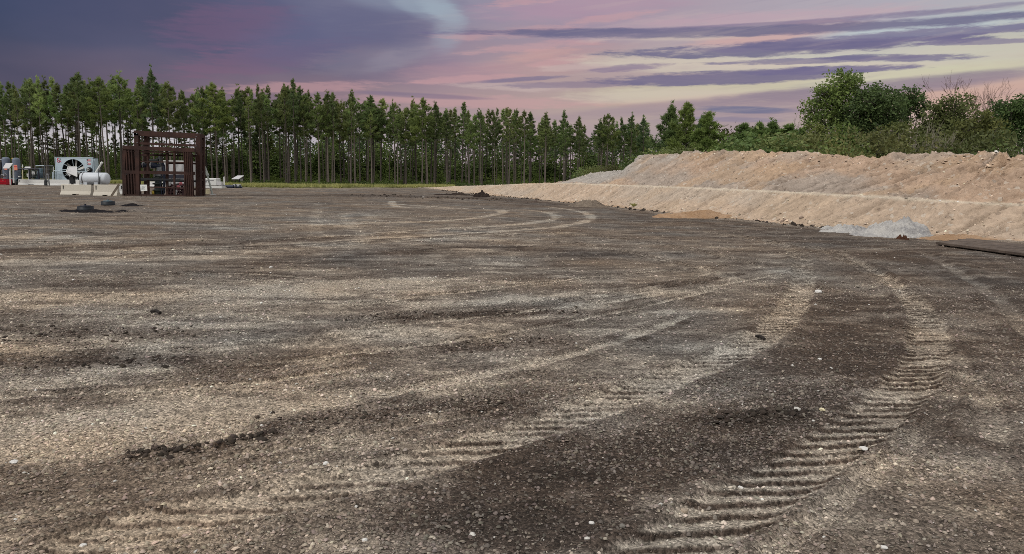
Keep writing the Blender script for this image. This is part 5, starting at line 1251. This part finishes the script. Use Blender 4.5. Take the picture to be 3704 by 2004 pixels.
def front_depth(px): return float(np.interp(px, [-400, 0, 900, 1852, 2350, 2600], [148, 154, 168, 182, 190, 194]))
GP = 'tall pines in the stand beyond the pad'
special = {776: ('bushy yellow-green pine rising just beyond the rusty frame', (1.35, 1.25, 1.0), 7, 1.25), 273: ('light green pine with a pointed top behind the fan cooler', (1.15, 1.1, 1), 4, 1.0), 365: ('bright green broad pine standing over the white tank', (1.3, 1.22, 1), 4, 1.05),
           541: ('dark pine with the single highest spire behind the rusty frame', (.9, .95, 1), 1, .9), 1150: ('full green pine between two thin straggly ones', (1.12, 1.1, .95), 7, .95), 1060: ('thin straggly pine with see-through crown over the weeds', (.95, .95, 1), 8, .9), 1205: ('spindly pine with a small tufted head in the sky gap', (.95, .95, 1), 8, .7),
           1525: ('broad light green pine in the middle of the front row', (1.25, 1.18, .95), 7, 1.0), 2200: ('light olive pine at the end of the dark stand', (1.2, 1.12, .95), 4, 1.0), 2335: ('dark bluish pine last in the stand before the sky gap', (.85, .95, 1.05), 1, 1.0), 1265: ('thin upright pine with olive needles beyond the grass', (1.15, 1.05, .95), 3, .9)}
n_p = 0
for px, (lb, tint, v, wk) in special.items():
    py = np.interp(px, [a for a, _ in TOPS], [b for _, b in TOPS]) - (14 if px in (541, 1060) else 0)
    Yd = front_depth(px) - 1.5; p = at(px, py, Yd); place_tree('pine_tree', PINES[v], p[0], Yd, p[2], 19.0, lb, 'pine tree', GP, r.rand() * 6, wk, tint); n_p += 1
rows = [(0.0, 30, 0, 2345), (4.0, 34, -30, 2350), (9, 44, -40, 2340), (15, 46, -40, 2350), (23, 44, -60, 2350), (29, 20, 1000, 2350), (20, 22, -60, 1000)]
for ri, (off, n, a_, b_) in enumerate(rows):
    for i in range(n):
        px = a_ + (b_ - a_) * (i + .5 + r.uniform(-.38, .38)) / n
        if ri == 0 and min(abs(px - q) for q in special) < 16: continue
        Yd = front_depth(px) + off + r.uniform(-1.2, 1.2)
        top = np.interp(px, [a for a, _ in TOPS], [b for _, b in TOPS]) + (r.uniform(-6, 70) if ri < 2 else r.uniform(6, 46))
        if ri == 6: top = r.uniform(395, 500)
        p = at(px, top, Yd); tn = r.choice([.75, .9, 1.0, 1.2, 1.5]) * r.uniform(.92, 1.08) * (1.08 if ri == 0 else 1); yl = r.uniform(.92, 1.18)
        v = r.randint(len(PINES))
        lb = 'slim pine in the front row of the stand, pale bare trunk in full view' if ri == 0 else 'slim dark pine deeper in the stand, partly hidden by pines before it' if ri < 6 else 'short pine filling the gap between tall bare trunks in the stand'
        place_tree('pine_tree', PINES[v], p[0], Yd, p[2], 19.0, lb, 'pine tree', GP if ri == 0 else 'pines deeper in the stand' if ri < 6 else 'short pines among the tall trunks', r.rand() * 6, r.uniform(.7, 1.3) * (1.5 if ri == 6 else 1), (tn * yl, tn, tn * .95)); n_p += 1
print('pines', n_p)
GB = 'bushy pines behind the berm'
for px, py, Yd, wk, tint, v, lb in [(2425, 392, 112, .95, (.95, 1, .95), 0, 'bushy dark pine with a crooked thin spire at the sky gap'), (2488, 383, 108, 1.05, (1.25, 1.2, .9), 1, 'tallest light olive bushy pine behind the end of the upper berm'), (2572, 415, 104, 1.12, (1.15, 1.18, .9), 2, 'broad cone-shaped bushy pine nearest the young scrub'), (2540, 430, 116, .9, (.85, .95, 1), 0, 'dark bushy pine wedged between two lighter cones'), (2650, 490, 112, .9, (.9, 1, .95), 1, 'small bushy pine low beside the broad cone-shaped one'), (2450, 440, 120, 1.0, (.8, .9, 1), 2, 'dark bushy pine behind the crooked spire')]:
    p = at(px, py, Yd); place_tree('bushy_pine', BUSHY[v], p[0], Yd, p[2], 12.5, lb, 'pine tree', GB, r.rand() * 6, wk, tint)

# the wood beyond: one mass nobody could count
r = np.random.RandomState(9); T_ = Tubes(); C = []; A = []
for i in range(400):
    px = r.uniform(880, 2420) if i < 260 else r.uniform(-1300, -60); Yd = front_depth(px) + (r.uniform(42, 75) if i < 260 else r.uniform(0, 30)); x = at(px, 640, Yd)[0]; H = r.uniform(13, 17) if i < 260 else r.uniform(16, 21)
    T_.add([[x, Yd, -.3], [x + r.randn() * .2, Yd, H * .5], [x + r.randn() * .3, Yd, H]], [.17, .12, .03], 5)
    n = 26; C.append(np.stack([x + r.randn(n) * 1.0, Yd + r.randn(n), H * (.58 + .42 * r.rand(n))], 1))
C = np.vstack(C); V, Fc = blades(r, C, np.tile([0, 0, .5], (len(C), 1)), 9, .6, .3, .9)
dw = link('distant_woods', np_mesh('distant_woods', V, Fc, mpine, False, {'tone': np.repeat(r.rand(len(C)) * .3, 27)[:, None] * np.ones((1, 3))})); dw.color = (.95, 1, .98, 1)
tag(dw, 'dark mass of needles deep in the wood behind the pine stand', kind='stuff')
tw = link('distant_trunks', T_.mesh('distant_trunks', mbark)); tag(tw, 'dark crowded trunks deep in the wood', kind='stuff')

# undergrowth beneath the pines
def mass(name, label, pts, size, m_, seed, per=1, tint=(1, 1, 1), patch=.25):
    r = np.random.RandomState(seed); V, Fc = leaves(r, pts, size)
    tn = np.clip(fbm(pts[:, 0] * patch, pts[:, 2] * patch * 1.6 + pts[:, 1] * .1, seed, 3) * 1.5 - .35 + (r.rand(len(pts)) - .5) * .5, 0, 1)
    o = link(name, np_mesh(name, V, Fc, m_, False, {'tone': np.repeat(tn, 4)[:, None] * np.ones((1, 3))})); o.color = (*tint, 1)
    return tag(o, label, kind='stuff')
def bush_cloud(r, x, y, w, h, n, z0=0.0):
    d = unit(r.randn(n, 3)); rad = (.55 + .5 * r.rand(n, 1)) * (1 + .35 * np.sin(d[:, :1] * 5 + x) * np.cos(d[:, 2:3] * 6 + y))
    p = d * rad * np.array([w, w * .7, h]); p[:, 2] = np.abs(p[:, 2]) * 1.0
    return p + np.array([x, y, z0])
pts = []; r = np.random.RandomState(12)
for i in range(230):
    px = r.uniform(-60, 2420); Yd = front_depth(px) + r.uniform(8, 34); x = at(px, 640, Yd)[0]
    h = (r.uniform(3.0, 8.0) if px < 760 else r.uniform(.8, 2.2) if i % 5 else r.uniform(2.5, 5))
    pts.append(bush_cloud(r, x, Yd, r.uniform(1.0, 2.6), h, int(130 + 260 * (h / 4))))
mass('undergrowth', 'leafy brush growing up between the pine trunks', np.vstack(pts), .17, mbrush, 3, tint=(1.3, 1.28, 1.08))
pts = []
for i in range(530):
    px = r.uniform(-100, 2440) if i < 300 else r.uniform(-100, 900) if i < 430 else r.uniform(-1300, -100); Yd = front_depth(px) + (r.uniform(38, 52) if i < 300 else r.uniform(26, 38)); x = at(px, 640, Yd)[0]
    pts.append(bush_cloud(r, x, Yd, r.uniform(2, 4), (r.uniform(6, 9.5) if px < 800 else r.uniform(7, 12)), 230 if px < 800 else 420))

mass('thicket', 'dark thicket closing the view behind the pines', np.vstack(pts), .45, mbrush, 5, tint=(.95, .98, .92))
pts = []
for i in range(420):
    px = r.uniform(300, 2200); Yd = front_depth(px) - r.uniform(-5, 5); x = at(px, 640, Yd)[0]
    pts.append(bush_cloud(r, x, Yd, r.uniform(.7, 1.6), r.uniform(.3, 1.1), 40))
mass('low_scrub', 'low dark scrub at the foot of the pine trunks', np.vstack(pts), .20, mbrush, 6, tint=(.85, .85, .8))
# weeds at the pad's far edge
r = np.random.RandomState(15); n = 30000; px = r.uniform(-120, 1640, n)
e = np.interp(np.arctan((px - PX0) / F), EDGE_AZ, EDGE_D); yy = e + 2 + r.rand(n) ** 1.3 * 20
xx = yy * (px - PX0) / F; k = fbm(xx * .22, yy * .3, 33, 3); keep = (r.rand(n) < sstep(.50, .60, k) * .8 + .03); xx, yy, k = xx[keep], yy[keep], k[keep]
C = np.stack([xx, yy, np.zeros(len(xx))], 1); A = np.tile([0, 0, 1.6], (len(C), 1))
V, Fc = blades(r, C, A, 4, .55, .15, .6)
tn = np.repeat(np.clip(r.rand(len(C)) * .6 + (fbm(xx * .5, yy * .5, 35, 3) - .4) * 2, 0, 1), 12); w_ = link('weeds', np_mesh('weeds', V, Fc, mweed, False, {'tone': tn[:, None] * np.ones((1, 3))})); tag(w_, 'yellow-green weeds along the far edge of the pad', kind='stuff')

# broadleaf trees behind the berm
def broadleaf(seed, H, lobes, nl, size, mleaf_, mb_, tr=.16, gap=.0, thin=1.0):
    r = np.random.RandomState(seed); T_ = Tubes(); C = []; TN_ = []
    fork = H * .35; p0 = np.array([0, 0, -.3])
    trunk = np.array([p0, [r.randn() * .1, r.randn() * .1, fork * .5], [r.randn() * .15, r.randn() * .15, fork]]); T_.add(trunk, [tr, tr * .8, tr * .65], 8)
    tot = sum(q[3] * q[3] * q[4] for q in lobes)
    for (lx, ly, lz, lr, lh) in lobes:
        c = np.array([lx, ly, lz]); st_ = trunk[2] if lz > fork else trunk[1]
        mid = st_ * .5 + c * .5 + r.randn(3) * .25; T_.add([st_, mid, c], [tr * .5, tr * .33, tr * .2], 5)
        m = int(nl * lr * lr * lh / tot); nc = max(6, m // 26)
        d = unit(r.randn(nc, 3)); rad = (.35 + .7 * r.rand(nc, 1) ** .6)
        cc = c + d * rad * np.array([lr, lr, lh])
        for q in cc[::2]: T_.add([c, (c + q) / 2 + r.randn(3) * .12, q], [tr * .16, tr * .10, tr * .04], 3)
        k = r.randint(nc, size=m); C.append(cc[k] + r.randn(m, 3) * np.array([.34, .34, .22]) * min(lr, 1.4) * .75); TN_.append(np.clip(r.rand(nc)[k] * .75 + r.rand(m) * .25, 0, 1))
    C = np.vstack(C); tn = np.concatenate(TN_); V, Fc = leaves(r, C, size)
    return T_.mesh('trunk', mb_), np_mesh('crown', V, Fc, mleaf_, False, {'tone': np.repeat(tn, 4)[:, None] * np.ones((1, 3))})
def bl(px, base_z, Yd, top_py, lobes_px, label, nl, size, m_, seed, tint=(1, 1, 1), name='broadleaf_tree', cat='tree', group='broadleaf trees behind the berm', mb_=None, tr=.16):
    x = at(px, 600, Yd)[0]; lob = []
    for (a, b_, rx, rz_) in lobes_px:
        p = at(a, b_, Yd); k = Yd / F; lob.append((p[0] - x, np.random.RandomState(seed + int(a)).uniform(-.8, .8), p[2], rx * k, rz_ * k))
    me = broadleaf(seed, at(px, top_py, Yd)[2], lob, nl, size, m_, mb_ or mbroad, tr)
    return place_tree(name, me, x, Yd, 1, 1, label, cat, group, 0.0, 1, tint)
bl(3025, 0, 74, 255, [(3050, 300, 55, 40), (3020, 350, 60, 40), (2975, 340, 42, 40), (2960, 400, 48, 40), (3000, 430, 50, 50), (3075, 350, 45, 45), (3040, 420, 50, 45), (2950, 450, 40, 30), (3060, 270, 28, 22)], 'tallest leafy tree rising behind the berm', 8200, .14, mleaf, 301, (1.6, 1.55, 1.25), tr=.2)
bl(3150, 0, 72, 312, [(3190, 345, 55, 38), (3130, 370, 60, 45), (3200, 400, 60, 50), (3100, 420, 50, 50), (3160, 460, 75, 55), (3230, 370, 35, 40)], 'wide dark round-headed tree beside the tallest one', 9500, .15, mleaf, 303, (.8, .85, .85), tr=.2)
bl(3272, 0, 76, 322, [(3290, 350, 40, 32), (3260, 390, 34, 34), (3310, 385, 26, 34), (3270, 440, 35, 30), (3340, 375, 28, 24), (3350, 400, 25, 30), (3250, 330, 14, 12)], 'open dark tree with sky showing between its boughs', 3600, .14, mleaf, 305, (.7, .8, .8), tr=.14)
bl(3440, 0, 70, 350, [(3440, 385, 60, 38), (3400, 430, 65, 50), (3480, 430, 60, 55), (3440, 500, 90, 60), (3370, 480, 50, 50), (3520, 480, 40, 50)], 'rounded olive tree with a domed top beside the bare tree', 9000, .14, molive, 307, (.85, .92, .85))
bl(3640, 0, 68, 365, [(3650, 395, 50, 36), (3690, 380, 40, 40), (3620, 440, 55, 50), (3680, 470, 60, 70), (3600, 500, 50, 60), (3720, 430, 50, 60)], 'dark dense tree at the frame edge behind the bare one', 8500, .14, mleaf, 309, (.68, .78, .76))
bl(3060, 0, 64, 430, [(3060, 490, 50, 50), (3030, 540, 60, 50), (3110, 545, 60, 50), (3080, 520, 50, 55)], 'bright leafy small tree before the tallest leafy tree', 5500, .12, mleaf, 311, (1.15, 1.15, .9))
bl(2960, 0, 66, 450, [(2960, 490, 34, 40), (2950, 540, 46, 50), (2985, 545, 40, 45)], 'yellow-green young tree at the edge of the leafy wood', 4200, .12, molive, 313, (1.15, 1.25, .9))
bl(3250, 0, 62, 445, [(3250, 480, 50, 35), (3220, 530, 60, 55), (3290, 535, 55, 55)], 'olive small tree beneath the open dark tree', 4800, .12, molive, 315, (.95, 1, .8))
bl(3550, 0, 60, 400, [(3545, 420, 34, 26), (3520, 470, 50, 45), (3580, 480, 46, 50), (3540, 540, 70, 50)], 'olive leafy tree with yellow leaf patches before the dark dense tree', 5200, .12, molive, 317, (1.1, 1.08, .85))
# bare trees
def bare(seed, H, spread, n_main, depth=4, r0=.05):
    r = np.random.RandomState(seed); T_ = Tubes()
    def grow(p, d, L, rad, lv):
        q = p + d * L; m = (p + q) / 2 + r.randn(3) * L * .05; T_.add([p, m, q], [rad, rad * .8, rad * .6], 5 if lv > 2 else 3)
        if lv == 0: return
        for k in range(3 if lv > 1 else 4):
            nd = unit(d + r.randn(3) * spread + np.array([0, 0, .18])); f = 1.0 if k == 0 else r.uniform(.45, .95)
            grow(p + (q - p) * f, nd, L * r.uniform(.55, .82), max(rad * .58, .011), lv - 1)
    for i in range(n_main): grow(np.array([r.randn() * .08, r.randn() * .08, -.2]), unit(np.array([r.randn() * .25, r.randn() * .25, 1.0])), H * .36, r0, depth)
    k = H / max(v[:, 2].max() for v in T_.V); T_.V = [v * k for v in T_.V]
    return T_
p = at(3600, 250, 72); t = thing('bare_tree', 'tall thin leafless tree standing up against the pink sky', 'bare tree', (p[0], 72, 0), 0, 'leafless trees behind the berm')
link('branches', bare(401, p[2], .36, 3, 5, .07).mesh('branches', mat('bare_twigs', (120, 100, 92), .9, 0, .2, 2, 0)), t)
p = at(3345, 420, 58); t = thing('bare_tree', 'pale leafless shrub with many fanning stems before the olive trees', 'bare tree', (p[0], 58, 0), 0, 'leafless trees behind the berm'); link('branches', bare(403, p[2], .24, 7, 4, .045).mesh('branches', mpale), t)
p = at(3215, 480, 58); t = thing('bare_tree', 'bent pale trunk with few twigs beside the fanning leafless shrub', 'bare tree', (p[0], 58, 0), 0, 'leafless trees behind the berm'); link('branches', bare(405, p[2], .42, 1, 4, .07).mesh('branches', mpale), t)
p = at(3540, 510, 57); t = thing('bare_tree', 'thin pale stems fanning out low before the yellow-patched tree', 'bare tree', (p[0], 57, 0), 0, 'leafless trees behind the berm'); link('branches', bare(407, p[2], .26, 5, 3, .03).mesh('branches', mpale), t)
# shrubs behind the berm
SH = []
for i in range(4):
    r = np.random.RandomState(500 + i); lob = [(r.randn() * .7, r.randn() * .5, 1.4 + r.rand() * 1.6, .8 + r.rand() * .6, .8 + r.rand() * .6) for _ in range(6)]
    SH.append(broadleaf(510 + i, 3.0, lob, 1900, .11, mleaf if i % 2 else molive, mbroad, .05))
r = np.random.RandomState(55)
for i in range(46):
    px = r.uniform(2340, 3760) if i > 8 else r.uniform(2100, 2400); Yd = r.uniform(50, 62) if px > 2750 else r.uniform(80, 112)
    top = np.interp(px, [2100, 2400, 2640, 2700, 2800, 2900, 3000, 3704], [600, 520, 490, 462, 455, 450, 480, 480]) + (r.uniform(0, 60) if i % 2 else r.uniform(20, 80))
    p = at(px, top, Yd); H = max(p[2], 3.4); tn = r.choice([.7, .95, 1.2, 1.6]) * r.uniform(.9, 1.1)
    place_tree('shrub', SH[r.randint(4)], p[0], Yd, H, 3.6, 'leafy green shrub in the thicket behind the berm crest', 'shrub', 'shrubs behind the berm', r.rand() * 6, r.uniform(.9, 1.25), (tn * r.uniform(.9, 1.1), tn, tn * .9))
for px, py, Yd, v, lb in [(2690, 455, 98, 1, 'young pine first in the low scrub row behind the berm'), (2745, 452, 95, 2, 'young pine with twin tips in the low scrub row'), (2800, 450, 92, 0, 'young pine midway along the low scrub row'), (2855, 458, 90, 1, 'young pine beside the thin bare bush'), (2905, 470, 88, 2, 'young pine just before the tallest leafy tree')]:
    p = at(px, py, Yd); place_tree('young_pine', BUSHY[v], p[0], Yd, p[2], 12.5, lb, 'pine tree', 'young pines in the scrub', r.rand() * 6, 1.5, (.95, 1.05, .9))
p = at(2872, 415, 96); t = thing('bare_tree', 'thin wispy bare bush top above the low scrub row', 'bare tree', (p[0], 96, 0), 0, 'leafless trees behind the berm'); link('branches', bare(411, p[2], .35, 3, 4, .03).mesh('branches', mbroad), t)
# weeds on the berm
def tuft(px, py, w, h, label, seed, dens=1.0):
    ap = math.atan((px - PX0) / F); bx_, by_, bz_ = BERM_XY
    d = ray(px, py); pr_ = np.stack([bx_, by_, bz_ - CAM_H], 1); cosang = (pr_ @ d) / (np.linalg.norm(pr_, axis=1) * np.linalg.norm(d)); q = np.argmax(cosang + (by_ < 140) * 0)
    p = np.array([bx_[q], by_[q], bz_[q]]); k = p[1] / F
    r = np.random.RandomState(seed); n = int(120 * dens); C = np.stack([r.randn(n) * w * k * .3, r.randn(n) * .15, np.abs(r.randn(n)) * h * k * .22], 1)
    V, Fc = blades(r, C, np.tile([0, -.15, 1.1], (n, 1)), 6, h * k * .45, .02 + h * k * .03, .6); tn = np.repeat(r.rand(n), 18)
    o = link('weed_tuft', np_mesh('weed_tuft', V, Fc, mweed, False, {'tone': tn[:, None] * np.ones((1, 3))})); o.location = p; o.color = (.8, .8, .7, 1)
    return tag(o, label, 'weed', 'weeds on the berm')
tuft(3625, 830, 26, 34, 'upright green weed on the lower berm near the timber mat', 1); tuft(3690, 815, 24, 26, 'small green weed on the lower berm at the frame edge', 2)
tuft(2297, 745, 26, 14, 'faint green weed at the berm foot beyond the orange sand', 3, .4); tuft(2183, 716, 14, 9, 'tiny dark weed on the lower berm above the gravel heap', 4, .4)
